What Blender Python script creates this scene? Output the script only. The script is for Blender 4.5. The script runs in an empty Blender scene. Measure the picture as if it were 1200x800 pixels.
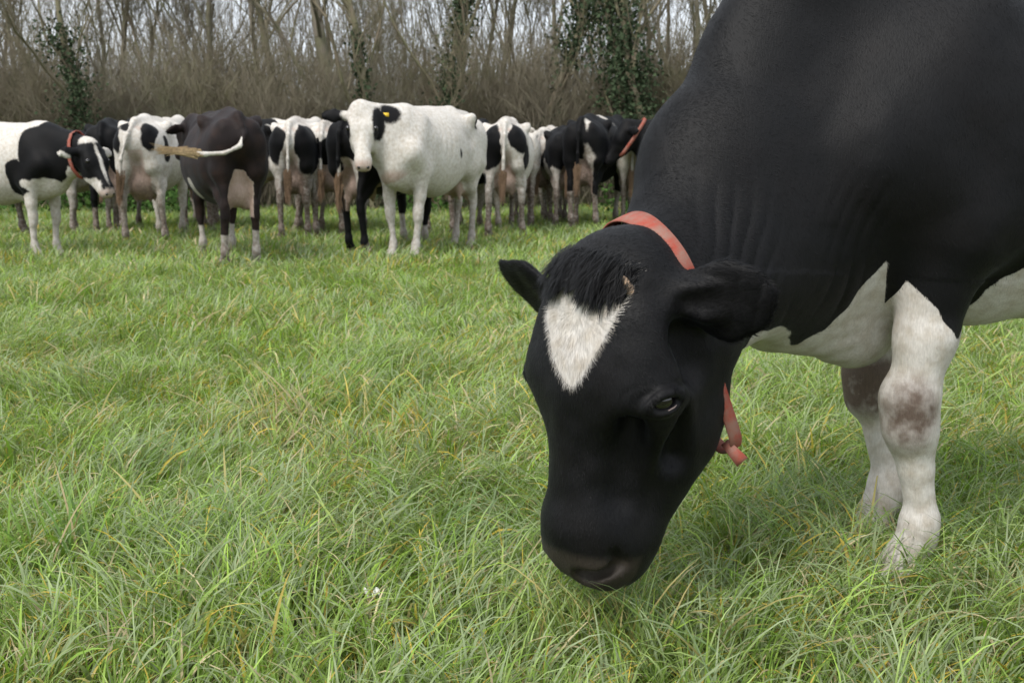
import bpy, math, random, time
import numpy as np
from mathutils import Vector, Matrix

T0 = time.time()
random.seed(7)
RNG = np.random.default_rng(11)
sc = bpy.context.scene
col = sc.collection

# ------------------------------------------------------------------ camera
CAM_H = 1.0
PITCH = math.radians(9.46)
FPX = 1333.0                       # focal length in pixels of a 1200 px wide frame
cam_d = bpy.data.cameras.new('camera')
cam = bpy.data.objects.new('camera', cam_d)
col.objects.link(cam)
cam.location = (0, 0, CAM_H)
cam.rotation_euler = (math.pi / 2 - PITCH, 0, 0)
cam_d.lens = 36.0 * FPX / 1200.0
cam_d.sensor_width = 36.0
cam_d.clip_start = 0.05
cam_d.clip_end = 2000
cam_d.dof.use_dof = True
cam_d.dof.focus_distance = 2.3
cam_d.dof.aperture_fstop = 9.5
sc.camera = cam

# ------------------------------------------------------------------ light
SUN_EL, SUN_AZ = math.radians(52), math.radians(215)      # azimuth measured from +Y clockwise: sun behind-left of the camera
world = bpy.data.worlds.new("World")
sc.world = world
world.use_nodes = True
wn = world.node_tree
for n in list(wn.nodes):
    wn.nodes.remove(n)
w_out = wn.nodes.new('ShaderNodeOutputWorld')
w_bg = wn.nodes.new('ShaderNodeBackground')
w_sky = wn.nodes.new('ShaderNodeTexSky')
w_sky.sky_type = 'NISHITA'
w_sky.sun_disc = False
w_sky.sun_elevation = SUN_EL
w_sky.sun_rotation = SUN_AZ
w_sky.dust_density = 4.0
w_sky.air_density = 1.0
# overcast: a veil of even grey-white cloud over the clear sky, a little uneven
w_mix = wn.nodes.new('ShaderNodeMixRGB')
w_noise = wn.nodes.new('ShaderNodeTexNoise')
w_noise.inputs['Scale'].default_value = 2.2
w_noise.inputs['Detail'].default_value = 4
w_ramp = wn.nodes.new('ShaderNodeValToRGB')
w_ramp.color_ramp.elements[0].position = 0.3
w_ramp.color_ramp.elements[0].color = (6.0, 6.5, 7.1, 1)
w_ramp.color_ramp.elements[1].position = 0.7
w_ramp.color_ramp.elements[1].color = (8.4, 8.7, 9.1, 1)
w_mix.inputs['Fac'].default_value = 0.85
wn.links.new(w_noise.outputs['Fac'], w_ramp.inputs['Fac'])
wn.links.new(w_sky.outputs['Color'], w_mix.inputs['Color1'])
wn.links.new(w_ramp.outputs['Color'], w_mix.inputs['Color2'])
wn.links.new(w_mix.outputs['Color'], w_bg.inputs['Color'])
wn.links.new(w_bg.outputs['Background'], w_out.inputs['Surface'])
w_bg.inputs['Strength'].default_value = 0.085

sun_d = bpy.data.lights.new('sun', 'SUN')
sun_d.energy = 1.5
sun_d.angle = math.radians(14)
sun_d.color = (1.0, 0.965, 0.91)
sun = bpy.data.objects.new('sun', sun_d)
col.objects.link(sun)
_sd = Vector((math.sin(SUN_AZ) * math.cos(SUN_EL), math.cos(SUN_AZ) * math.cos(SUN_EL), math.sin(SUN_EL)))
sun.rotation_euler = _sd.to_track_quat('Z', 'Y').to_euler()
sun.location = (-5, -5, 12)

sc.view_settings.view_transform = 'Standard'
sc.view_settings.look = 'None'
sc.view_settings.exposure = 1.07
sc.view_settings.gamma = 1.0
sc.cycles.use_denoising = True
sc.cycles.max_bounces = 6
sc.cycles.transparent_max_bounces = 8

# ------------------------------------------------------------------ helpers
def ground(u, v, z=0.0):
    """world point at height z under photo pixel (u, v): used to measure where things stand"""
    x = (u - 600) / FPX; y = (400 - v) / FPX
    dy = math.cos(PITCH) + y * math.sin(PITCH)
    dz = -math.sin(PITCH) + y * math.cos(PITCH)
    t = (z - CAM_H) / dz
    return np.array([x * t, dy * t, z])

def noise3(P, freq, seed=0):
    """cheap smooth value noise in numpy, -1..1"""
    Q = np.asarray(P, dtype=np.float64) * freq + seed * 17.31
    i = np.floor(Q).astype(np.int64); f = Q - i
    f = f * f * (3 - 2 * f)
    out = 0
    for dx in (0, 1):
        for dy in (0, 1):
            for dz in (0, 1):
                h = (i[:, 0] + dx) * 374761393 + (i[:, 1] + dy) * 668265263 + (i[:, 2] + dz) * 2147483647 + seed * 974634777
                h = (h ^ (h >> 13)) * 1274126177
                h = (h ^ (h >> 16)) & 0xFFFF
                wgt = (f[:, 0] if dx else 1 - f[:, 0]) * (f[:, 1] if dy else 1 - f[:, 1]) * (f[:, 2] if dz else 1 - f[:, 2])
                out = out + wgt * (h / 65535.0)
    return out * 2 - 1

def np_mesh(name, V, faces_flat, sizes, mat=None, smooth=True, attrs=None, colattr=None):
    """one mesh from numpy arrays; sizes = int (all the same) or array"""
    me = bpy.data.meshes.new(name)
    V = np.ascontiguousarray(V, dtype=np.float32)
    faces_flat = np.ascontiguousarray(faces_flat, dtype=np.int32).ravel()
    if isinstance(sizes, int):
        nf = len(faces_flat) // sizes
        starts = np.arange(nf, dtype=np.int32) * sizes
    else:
        nf = len(sizes); starts = np.concatenate([[0], np.cumsum(sizes)[:-1]]).astype(np.int32)
    me.vertices.add(len(V)); me.vertices.foreach_set('co', V.ravel())
    me.loops.add(len(faces_flat)); me.loops.foreach_set('vertex_index', faces_flat)
    me.polygons.add(nf); me.polygons.foreach_set('loop_start', starts)
    me.update(calc_edges=True)
    if smooth:
        me.shade_smooth()
    for k, a in (attrs or {}).items():
        at = me.attributes.new(k, 'FLOAT', 'POINT')
        at.data.foreach_set('value', np.ascontiguousarray(a, dtype=np.float32))
    for k, a in (colattr or {}).items():
        at = me.attributes.new(k, 'FLOAT_COLOR', 'POINT')
        c = np.ones((len(V), 4), dtype=np.float32); c[:, :3] = a
        at.data.foreach_set('color', c.ravel())
    if mat:
        me.materials.append(mat)
    return me

def link(name, me, parent=None):
    o = bpy.data.objects.new(name, me)
    col.objects.link(o)
    if parent is not None:
        o.parent = parent
    return o

def tag(o, label=None, cat=None, group=None, kind=None):
    if label: o['label'] = label
    if cat: o['category'] = cat
    if group: o['group'] = group
    if kind: o['kind'] = kind
    return o

def nmat(name):
    m = bpy.data.materials.new(name); m.use_nodes = True
    nt = m.node_tree
    b = nt.nodes.get('Principled BSDF')
    return m, nt, b

def N(nt, t, **kw):
    n = nt.nodes.new(t)
    for k, v in kw.items():
        if k in ('operation', 'blend_type', 'attribute_name', 'noise_dimensions', 'data_type', 'interpolation_type', 'clamp_result', 'bands_direction'):
            setattr(n, k, v)
        else:
            n.inputs[k.replace('_', ' ')].default_value = v
    return n

def L(nt, a, b):
    nt.links.new(a, b)

# ------------------------------------------------------------------ implicit-surface bodies
def cone(a, b, ra, rb, k=0.05, w=None, f=1.0, op='+'):
    """tapered capsule; w,f squash or widen it along direction w by factor f; k = blend width"""
    return dict(a=np.array(a, float), b=np.array(b, float), ra=ra, rb=rb, k=k,
                w=None if w is None else np.array(w, float) / np.linalg.norm(w), f=f, op=op)

def xform(prims, M, t, s=1.0):
    out = []
    for p in prims:
        q = dict(p)
        q['a'] = M @ (p['a'] * s) + t; q['b'] = M @ (p['b'] * s) + t
        sr = s if np.isscalar(s) else s[1]
        q['ra'] = p['ra'] * sr; q['rb'] = p['rb'] * sr; q['k'] = p['k'] * sr
        if p['w'] is not None: q['w'] = M @ p['w']
        out.append(q)
    return out

def prim_d(P, p):
    ba = p['b'] - p['a']; L2 = float(ba @ ba)
    pa = P - p['a']
    h = np.clip((pa @ ba) / L2, 0, 1) if L2 > 1e-10 else np.zeros(len(P))
    q = pa - h[:, None] * ba
    r = p['ra'] + (p['rb'] - p['ra']) * h
    l = np.sqrt(np.einsum('ij,ij->i', q, q))
    if p['w'] is None:
        return l - r
    q2 = q + (1 / p['f'] - 1) * (q @ p['w'])[:, None] * p['w']
    l2 = np.sqrt(np.einsum('ij,ij->i', q2, q2)) + 1e-6
    return (l2 - r) * (l + 1e-6 * min(1.0, p['f'])) / l2

def sdf(P, prims):
    d = np.full(len(P), 0.5)
    for p in prims:
        dp = prim_d(P, p); k = p['k']
        if p['op'] == '+':
            h = np.clip(k - np.abs(d - dp), 0, None) / k
            d = np.minimum(d, dp) - h * h * k * 0.25
        else:
            dp = -dp
            h = np.clip(k - np.abs(d - dp), 0, None) / k
            d = np.maximum(d, dp) + h * h * k * 0.25
    return d

def polygonise(prims, h, post=None, blk=20):
    lo = np.min([np.minimum(p['a'], p['b']) - max(p['ra'], p['rb']) * max(1, p['f']) for p in prims if p['op'] == '+'], axis=0) - 4 * h
    hi = np.max([np.maximum(p['a'], p['b']) + max(p['ra'], p['rb']) * max(1, p['f']) for p in prims if p['op'] == '+'], axis=0) + 4 * h
    n = np.ceil((hi - lo) / h).astype(int); n = ((n + blk - 1) // blk) * blk + 1
    D = np.full(n, 0.5, dtype=np.float32)
    c0 = [0.5 * (p['a'] + p['b']) for p in prims]
    # per-primitive block culling by distance from the block centre to the capsule segment
    hb = blk * h * 0.5 * math.sqrt(3)
    nb = (n - 1) // blk
    BI = np.stack(np.meshgrid(*[np.arange(m) for m in nb], indexing='ij'), -1).reshape(-1, 3)
    BC = lo + (BI + 0.5) * blk * h
    near = np.zeros((len(BC), len(prims)), bool)
    for j, p in enumerate(prims):
        ba = p['b'] - p['a']; L2 = max(float(ba @ ba), 1e-10)
        t = np.clip(((BC - p['a']) @ ba) / L2, 0, 1)
        dist = np.linalg.norm(BC - p['a'] - t[:, None] * ba, axis=1)
        near[:, j] = dist < max(p['ra'], p['rb']) * max(1, p['f']) + hb + p['k'] * 1.0
    g = np.arange(blk + 1) * h
    G = np.stack(np.meshgrid(g, g, g, indexing='ij'), -1).reshape(-1, 3)
    for bi, bc, nr in zip(BI, BC, near):
        if not nr.any():
            continue
        pr = [prims[j] for j in np.nonzero(nr)[0]]
        if all(p['op'] == '-' for p in pr):
            continue
        dc = sdf(bc[None], pr)[0]
        o = bi * blk
        if dc < -(hb + 0.12):
            D[o[0]:o[0]+blk+1, o[1]:o[1]+blk+1, o[2]:o[2]+blk+1] = -0.5
            continue
        d = sdf(G + lo + o * h, pr)
        if post is not None:
            d = post(G + lo + o * h, d)
        D[o[0]:o[0]+blk+1, o[1]:o[1]+blk+1, o[2]:o[2]+blk+1] = d.reshape(blk+1, blk+1, blk+1)
    # surface nets
    S = D < 0
    cd = np.array(D.shape) - 1
    cells, pts, quads = [], [], []
    def cid(i, j, k):
        return (i * cd[1] + j) * cd[2] + k
    for ax in range(3):
        sl0 = [slice(None)] * 3; sl1 = [slice(None)] * 3
        sl0[ax] = slice(0, -1); sl1[ax] = slice(1, None)
        X = np.argwhere(S[tuple(sl0)] != S[tuple(sl1)])
        o1, o2 = (ax + 1) % 3, (ax + 2) % 3
        ok = (X[:, o1] > 0) & (X[:, o2] > 0) & (X[:, o1] < D.shape[o1] - 1) & (X[:, o2] < D.shape[o2] - 1)
        X = X[ok]
        Y = X.copy(); Y[:, ax] += 1
        d0 = D[X[:, 0], X[:, 1], X[:, 2]]; d1 = D[Y[:, 0], Y[:, 1], Y[:, 2]]
        t = d0 / (d0 - d1)
        pp = X.astype(float); pp[:, ax] += t
        q = []
        for s1, s2 in ((-1, -1), (0, -1), (0, 0), (-1, 0)):
            C = X.copy(); C[:, o1] += s1; C[:, o2] += s2
            ci = cid(C[:, 0], C[:, 1], C[:, 2])
            q.append(ci); cells.append(ci); pts.append(pp)
        q = np.stack(q, 1)
        flip = d0 > 0
        q[flip] = q[flip][:, ::-1]
        quads.append(q)
    cells = np.concatenate(cells); pts = np.concatenate(pts); quads = np.concatenate(quads)
    uq, inv = np.unique(cells, return_inverse=True)
    cnt = np.bincount(inv).astype(float)
    V = np.stack([np.bincount(inv, pts[:, a]) / cnt for a in range(3)], 1) * h + lo
    F = np.searchsorted(uq, quads)
    return V, F

def laplace(V, F, it=1, lam=0.5):
    a = F.ravel(); b = np.roll(F, -1, axis=1).ravel()
    n = len(V)
    cnt = np.bincount(a, minlength=n) + np.bincount(b, minlength=n)
    for _ in range(it):
        s = np.stack([np.bincount(a, V[b, i], n) + np.bincount(b, V[a, i], n) for i in range(3)], 1)
        V = V + lam * (s / np.maximum(cnt, 1)[:, None] - V)
    return V

def grad(P, prims, e=0.002, post=None):
    f = (lambda Q: post(Q, sdf(Q, prims))) if post else (lambda Q: sdf(Q, prims))
    d = f(P)
    g = np.stack([f(P + np.eye(3)[i] * e) - d for i in range(3)], 1) / e
    return d, g
HGRID = 0.0055
HAIR = 340000
GRASS = 1.0
# ------------------------------------------------------------------ materials: coat
def coat_material(name, fine=1.0, black=(0.0034, 0.0034, 0.0040), white=(0.58, 0.55, 0.51), brown=0.0, edge=0.006, bump=0.15, spec=0.24, rough=0.52):
    """short-haired coat: attribute 'blk' is the signed distance (m) to the edge of the black markings"""
    m, nt, b = nmat(name)
    a = N(nt, 'ShaderNodeAttribute', attribute_name='blk')
    ad = N(nt, 'ShaderNodeAttribute', attribute_name='dirt')
    ap = N(nt, 'ShaderNodeAttribute', attribute_name='pink')
    ah = N(nt, 'ShaderNodeAttribute', attribute_name='hoof')
    tc = N(nt, 'ShaderNodeTexCoord')
    mp = N(nt, 'ShaderNodeMapping'); mp.inputs['Scale'].default_value = (1, 1, 0.22)
    L(nt, tc.outputs['Object'], mp.inputs['Vector'])
    n1 = N(nt, 'ShaderNodeTexNoise', Scale=170 * fine, Detail=4, Roughness=0.65); L(nt, mp.outputs[0], n1.inputs['Vector'])
    n2 = N(nt, 'ShaderNodeTexNoise', Scale=9, Detail=3); L(nt, tc.outputs['Object'], n2.inputs['Vector'])
    n3 = N(nt, 'ShaderNodeTexNoise', Scale=34, Detail=3); L(nt, tc.outputs['Object'], n3.inputs['Vector'])
    # ragged hair edge
    s1 = N(nt, 'ShaderNodeMath', operation='SUBTRACT'); L(nt, n1.outputs['Fac'], s1.inputs[0]); s1.inputs[1].default_value = 0.5
    s2 = N(nt, 'ShaderNodeMath', operation='MULTIPLY_ADD'); L(nt, s1.outputs[0], s2.inputs[0]); s2.inputs[1].default_value = 0.02 / fine; L(nt, a.outputs['Fac'], s2.inputs[2])
    mr = N(nt, 'ShaderNodeMapRange'); L(nt, s2.outputs[0], mr.inputs['Value'])
    mr.inputs['From Min'].default_value = -edge * 0.5; mr.inputs['From Max'].default_value = edge * 0.5
    # black: a faint brown cast in places
    bl = N(nt, 'ShaderNodeMixRGB', Color1=(*black, 1), Color2=(black[0] * 1.6 + brown, black[1] * 1.4 + brown * 0.55, black[2] * 1.25 + brown * 0.3, 1))
    mb = N(nt, 'ShaderNodeMapRange'); mb.inputs['From Min'].default_value = 0.42; mb.inputs['From Max'].default_value = 0.72; L(nt, n2.outputs['Fac'], mb.inputs['Value']); L(nt, mb.outputs[0], bl.inputs['Fac'])
    wh = N(nt, 'ShaderNodeMixRGB', Color1=(*white, 1), Color2=(white[0] * 0.80, white[1] * 0.76, white[2] * 0.70, 1))
    mw = N(nt, 'ShaderNodeMapRange'); mw.inputs['From Min'].default_value = 0.40; mw.inputs['From Max'].default_value = 0.70; L(nt, n3.outputs['Fac'], mw.inputs['Value']); L(nt, mw.outputs[0], wh.inputs['Fac'])
    # pink skin showing
    pk = N(nt, 'ShaderNodeMixRGB', Color2=(0.40, 0.265, 0.215, 1)); L(nt, wh.outputs[0], pk.inputs['Color1']); L(nt, ap.outputs['Fac'], pk.inputs['Fac'])
    # dirt
    dn = N(nt, 'ShaderNodeMath', operation='MULTIPLY'); L(nt, ad.outputs['Fac'], dn.inputs[0])
    dm = N(nt, 'ShaderNodeMapRange'); dm.inputs['From Min'].default_value = 0.30; dm.inputs['From Max'].default_value = 0.62; dm.inputs['To Min'].default_value = 0.6; L(nt, n3.outputs['Fac'], dm.inputs['Value']); L(nt, dm.outputs[0], dn.inputs[1])
    dr = N(nt, 'ShaderNodeMixRGB', Color2=(0.125, 0.092, 0.074, 1)); L(nt, pk.outputs[0], dr.inputs['Color1']); L(nt, dn.outputs[0], dr.inputs['Fac'])
    mx = N(nt, 'ShaderNodeMixRGB'); L(nt, mr.outputs[0], mx.inputs['Fac']); L(nt, dr.outputs[0], mx.inputs['Color1']); L(nt, bl.outputs[0], mx.inputs['Color2'])
    hf = N(nt, 'ShaderNodeMixRGB', Color2=(0.20, 0.16, 0.12, 1)); L(nt, ah.outputs['Fac'], hf.inputs['Fac']); L(nt, mx.outputs[0], hf.inputs['Color1'])
    # hair streaks: small value variation
    hv = N(nt, 'ShaderNodeMapRange'); hv.inputs['From Min'].default_value = 0.3; hv.inputs['From Max'].default_value = 0.7; hv.inputs['To Min'].default_value = 0.84; hv.inputs['To Max'].default_value = 1.12; L(nt, n1.outputs['Fac'], hv.inputs['Value'])
    mu = N(nt, 'ShaderNodeMixRGB', blend_type='MULTIPLY', Fac=1.0); L(nt, hf.outputs[0], mu.inputs['Color1']); L(nt, hv.outputs[0], mu.inputs['Color2'])
    L(nt, mu.outputs[0], b.inputs['Base Color'])
    b.inputs['Roughness'].default_value = rough
    b.inputs['Specular IOR Level'].default_value = spec
    b.inputs['Sheen Weight'].default_value = 0.03
    b.inputs['Sheen Roughness'].default_value = 0.4
    b.inputs['Sheen Tint'].default_value = (0.75, 0.85, 1.0, 1)
    bp = N(nt, 'ShaderNodeBump', Strength=bump, Distance=0.004)
    L(nt, n1.outputs['Fac'], bp.inputs['Height']); L(nt, bp.outputs[0], b.inputs['Normal'])
    return m

def simple_mat(name, color, rough=0.5, spec=0.5, noise=0.0, nscale=20.0, bump=0.0):
    m, nt, b = nmat(name)
    b.inputs['Roughness'].default_value = rough
    b.inputs['Specular IOR Level'].default_value = spec
    if noise > 0 or bump > 0:
        tc = N(nt, 'ShaderNodeTexCoord')
        n = N(nt, 'ShaderNodeTexNoise', Scale=nscale, Detail=5, Roughness=0.6); L(nt, tc.outputs['Object'], n.inputs['Vector'])
        mr = N(nt, 'ShaderNodeMapRange'); mr.inputs['From Min'].default_value = 0.3; mr.inputs['From Max'].default_value = 0.7
        mr.inputs['To Min'].default_value = 1 - noise; mr.inputs['To Max'].default_value = 1 + noise; L(nt, n.outputs['Fac'], mr.inputs['Value'])
        mu = N(nt, 'ShaderNodeMixRGB', blend_type='MULTIPLY', Fac=1.0, Color1=(*color, 1)); L(nt, mr.outputs[0], mu.inputs['Color2'])
        L(nt, mu.outputs[0], b.inputs['Base Color'])
        if bump > 0:
            bp = N(nt, 'ShaderNodeBump', Strength=bump, Distance=0.003); L(nt, n.outputs['Fac'], bp.inputs['Height']); L(nt, bp.outputs[0], b.inputs['Normal'])
    else:
        b.inputs['Base Color'].default_value = (*color, 1)
    return m

M_EYE = simple_mat('eye_dark', (0.008, 0.006, 0.006), rough=0.06, spec=0.8)
def strap_mat():
    m, nt, b = nmat('collar_strap')
    tc = N(nt, 'ShaderNodeTexCoord')
    n = N(nt, 'ShaderNodeTexNoise', Scale=16, Detail=8, Roughness=0.75); L(nt, tc.outputs['Object'], n.inputs['Vector'])
    mr = N(nt, 'ShaderNodeMapRange'); mr.inputs['From Min'].default_value = .38; mr.inputs['From Max'].default_value = .62; L(nt, n.outputs['Fac'], mr.inputs['Value'])
    mx = N(nt, 'ShaderNodeMixRGB', Color1=(0.31, 0.052, 0.032, 1), Color2=(0.25, 0.135, 0.105, 1)); L(nt, mr.outputs[0], mx.inputs['Fac'])
    L(nt, mx.outputs[0], b.inputs['Base Color']); b.inputs['Roughness'].default_value = .7; b.inputs['Specular IOR Level'].default_value = .2
    bp = N(nt, 'ShaderNodeBump', Strength=.4, Distance=.002); L(nt, n.outputs['Fac'], bp.inputs['Height']); L(nt, bp.outputs[0], b.inputs['Normal'])
    return m
M_STRAP = strap_mat()
M_TAGY = simple_mat('yellow_tag', (0.75, 0.48, 0.03), rough=0.5)
M_HORN = simple_mat('horn', (0.34, 0.23, 0.15), rough=0.5, noise=0.35, nscale=90, bump=0.4)
M_STONE = None

# ------------------------------------------------------------------ the cow
EARS0 = (((-.02, -.30, 1.0), (.35, 1.0, .1), 1.12, .060, 0), ((-.02, -.30, 1.0), (.35, 1.0, .1), 1.12, .060, 0))
def ear_axes(s, dv, nv, off):
    e0 = np.array([.060 + off, -.105, .080 * s])
    dirv = np.array([dv[0], dv[1], dv[2] * s]); dirv /= np.linalg.norm(dirv)
    nrm = np.array([nv[0], nv[1], nv[2] * s]); nrm -= dirv * (nrm @ dirv); nrm /= np.linalg.norm(nrm)
    return e0, dirv, nrm

def head_prims(detail, ears=EARS0, ear_t=0.012):
    """head in its own frame: x = down the face, y = out of the forehead, z = to the cow's left"""
    P = []
    Z = (0, 0, 1)
    P.append(cone((0.02, -.075, 0), (.20, -.070, 0), .068, .074, k=.05, w=Z, f=1.28))       # skull, forehead
    P.append(cone((.20, -.060, 0), (.47, -.062, 0), .060, .050, k=.05, w=Z, f=1.08))        # nose bridge
    P.append(cone((.28, -.095, 0), (.47, -.085, 0), .075, .060, k=.05, w=Z, f=.80))         # side of the face
    for s in (1, -1):
        P.append(cone((.180, -.076, .066 * s), (.218, -.076, .072 * s), .048, .046, k=.06))
        P.append(cone((.10, -.060, .070 * s), (.18, -.062, .076 * s), .036, .040, k=.06))   # brow
        P.append(cone((.23, -.085, .076 * s), (.31, -.095, .058 * s), .034, .026, k=.06))  # orbit
        P.append(cone((.21, -.095, .070 * s), (.33, -.105, .050 * s), .022, .016, k=.03))    # facial crest
        P.append(cone((.13, -.180, .048 * s), (.29, -.168, .044 * s), .080, .066, k=.05, w=Z, f=.72))  # cheek
        P.append(cone((.25, -.212, .036 * s), (.48, -.122, .022 * s), .044, .026, k=.04))    # jaw
        P.append(cone((.480, -.058, .024 * s), (.530, -.055, .030 * s), .041, .033, k=.04))  # nose pad
        P.append(cone((.50, -.088, .034 * s), (.54, -.088, .028 * s), .031, .026, k=.035))    # upper lip
    if detail:
        P.append(cone((.50, -.082, .018), (.535, -.080, .022), .044, .037, k=.03))
        P.append(cone((.49, -.105, .018), (.540, -.102, .018), .034, .031, k=.03))
    P.append(cone((.48, -.120, 0), (.525, -.118, 0), .036, .030, k=.02, w=Z, f=1.3))          # lower lip and chin
    for s, (dv, nv, ln, wd, off) in zip((1, -1), ears):
        e0, dirv, nrm = ear_axes(s, dv, nv, off)
        f = ear_t / wd
        P.append(cone(e0, e0 + dirv * .07 * ln, .030, .036, k=.03))
        P.append(cone(e0 + dirv * .06 * ln, e0 + dirv * .12 * ln, wd * .75, wd, k=.018, w=nrm, f=f))
        P.append(cone(e0 + dirv * .12 * ln, e0 + dirv * (.20 * ln - wd * .45), wd, wd * .66, k=.018, w=nrm, f=f))
    if detail:
        for s in (1, -1):
            P.append(cone((.25, -.045, .088 * s), (.40, -.050, .074 * s), .016, .010, k=.035, op='-'))     # groove beside the nose bridge
            P.append(cone((.245, -.125, .092 * s), (.345, -.118, .070 * s), .014, .010, k=.02))             # crest below the eye
            P.append(cone((.10, -.10, .105 * s), (.15, -.115, .112 * s), .018, .016, k=.04, op='-'))        # temple
            P.append(cone((.30, -.165, .040 * s), (.50, -.112, .026 * s), .046, .036, k=.05))   # lower jaw runs straight into the lips
            P.append(cone((.475, -.135, .045 * s), (.515, -.108, .064 * s), .005, .004, k=.010, op='-'))    # corner of the mouth
        for s, (dv, nv, ln, wd, off) in zip((1, -1), ears):
            e0, dirv, nrm = ear_axes(s, dv, nv, off)
            P.append(cone(e0 + dirv * .06 * ln + nrm * (.024 + ear_t * .9), e0 + dirv * .13 * ln + nrm * (wd * .95 + ear_t * .5), .016, wd * .92, k=.014, op='-'))
        for s in (1, -1):
            P.append(cone((.555, -.034, .034 * s), (.538, -.054, .060 * s), .014, .009, k=.010, op='-'))
            P.append(cone((.525, -.062, .071 * s), (.505, -.050, .073 * s), .009, .007, k=.012, op='-'))  # nostril
            P.append(cone((.50, -.112, .062 * s), (.535, -.105, .035 * s), .006, .006, k=.012, op='-'))    # mouth line
            P.append(cone((.24, -.10, .112 * s), (.32, -.12, .095 * s), .012, .012, k=.03, op='-'))       # hollow under the eye
    return P

def march(prims, p, dv):
    # walk from inside the body outwards to its surface; returns the point and the outward normal
    p = np.array(p, float); dv = np.array(dv, float); dv /= np.linalg.norm(dv)
    for _ in range(120):
        dd = sdf(p[None], prims)[0]
        if dd > -.0004: break
        p = p + dv * max(.0008, -dd * .6)
    g = np.array([sdf((p + e)[None], prims)[0] - sdf((p - e)[None], prims)[0] for e in np.eye(3) * .004])
    return p, g / np.linalg.norm(g)

def eye_prims(p0, nr, M, sc):
    # almond opening with an upper and a lower lid, laid on the surface at p0
    l = M @ np.array([.35, .94, 0]); l -= nr * (l @ nr); l /= np.linalg.norm(l)
    u = M @ np.array([-.94, .35, 0]); u -= nr * (u @ nr) + l * (u @ l); u /= np.linalg.norm(u)
    P = [cone(p0 - l * .012 * sc + nr * .003, p0 + l * .014 * sc + nr * .003, .0135 * sc, .0125 * sc, k=.008, op='-')]
    low = []
    for sg, rr in ((1, .0044), (-1, .0032)):
        pts = []
        for i in range(9):
            t = math.pi * i / 8
            pts.append(p0 + l * (-math.cos(t) * .030 * sc) + u * (sg * math.sin(t) * .0145 * sc) + nr * (.0015 + (.0030 if sg > 0 else 0) - .009 * math.cos(t) ** 2) * sc)
        if sg < 0: low = pts
        for A, B in zip(pts[:-1], pts[1:]):
            P.append(cone(A, B, rr * sc, rr * sc, k=.010 * sc))
    # crease above the lid
    cr = [p0 + l * (-math.cos(t) * .036 * sc) + u * (.006 + math.sin(t) * .022) * sc + nr * (.004 - .010 * math.cos(t) ** 2) * sc for t in np.linspace(.3, math.pi - .3, 6)]
    for A, B in zip(cr[:-1], cr[1:]):
        P.append(cone(A, B, .0022, .0022, k=.009, op='-'))
    return P, low

def body_prims(pose, detail=False):
    P = []
    Yw = (0, 1, 0)
    th = 1.0
    P.append(cone((.36, 0, 1.03), (-.10, 0, .99), .37, .40, k=.12, w=Yw, f=.70))           # chest
    P.append(cone((-.10, 0, .985), (-.46, 0, 1.03), .395, .34, k=.12, w=Yw, f=.80))          # barrel
    P.append(cone((-.45, 0, 1.12), (-.82, 0, 1.16), .27, .20, k=.12, w=Yw, f=.85))          # loin and rump
    P.append(cone((.44, 0, 1.33), (-.50, 0, 1.38), .060, .050, k=.09))                      # backbone
    P.append(cone((-.50, 0, 1.38), (-.92, 0, 1.36), .050, .045, k=.07))
    P.append(cone((.42, 0, 1.34), (.60, 0, 1.27), .065, .10, k=.10))                        # withers
    P.append(cone((.62, 0, .80), (.30, 0, .72), .13, .12, k=.10, w=Yw, f=.9))               # brisket
    for s in (1, -1):
        P.append(cone((-.50, .235 * s, 1.33), (-.53, .235 * s, 1.30), .038, .05, k=.09))    # hook bone
        P.append(cone((-.30, .36 * s, 1.22), (-.44, .33 * s, 1.12), .055, .06, k=.09, op='-'))   # hollow of the flank
        P.append(cone((-.72, .27 * s, 1.30), (-.80, .25 * s, 1.28), .045, .04, k=.08, op='-'))
        P.append(cone((-.50, .265 * s, 1.345), (-.53, .255 * s, 1.31), .030, .038, k=.035))
        P.append(cone((-.90, .13 * s, 1.27), (-.93, .13 * s, 1.25), .045, .045, k=.07))     # pin bone
        P.append(cone((-.74, .13 * s, 1.10), (-.67, .165 * s, .93), .185, .15, k=.13, w=Yw, f=.75))  # thigh
        P.append(cone((-.86, .12 * s, 1.12), (-.84, .15 * s, .88), .11, .095, k=.08))
        P.append(cone((.40, .15 * s, 1.26), (.60, .185 * s, 1.00), .085, .10, k=.08, w=Yw, f=.75))   # shoulder blade
        P.append(cone((.60, .18 * s, .99), (.42, .185 * s, .84), .105, .095, k=.07, w=Yw, f=.8))     # upper arm
        P.append(cone((.30, .17 * s, 1.10), (.38, .185 * s, .86), .10, .075, k=.08, w=Yw, f=.7))     # triceps
    return P

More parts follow.
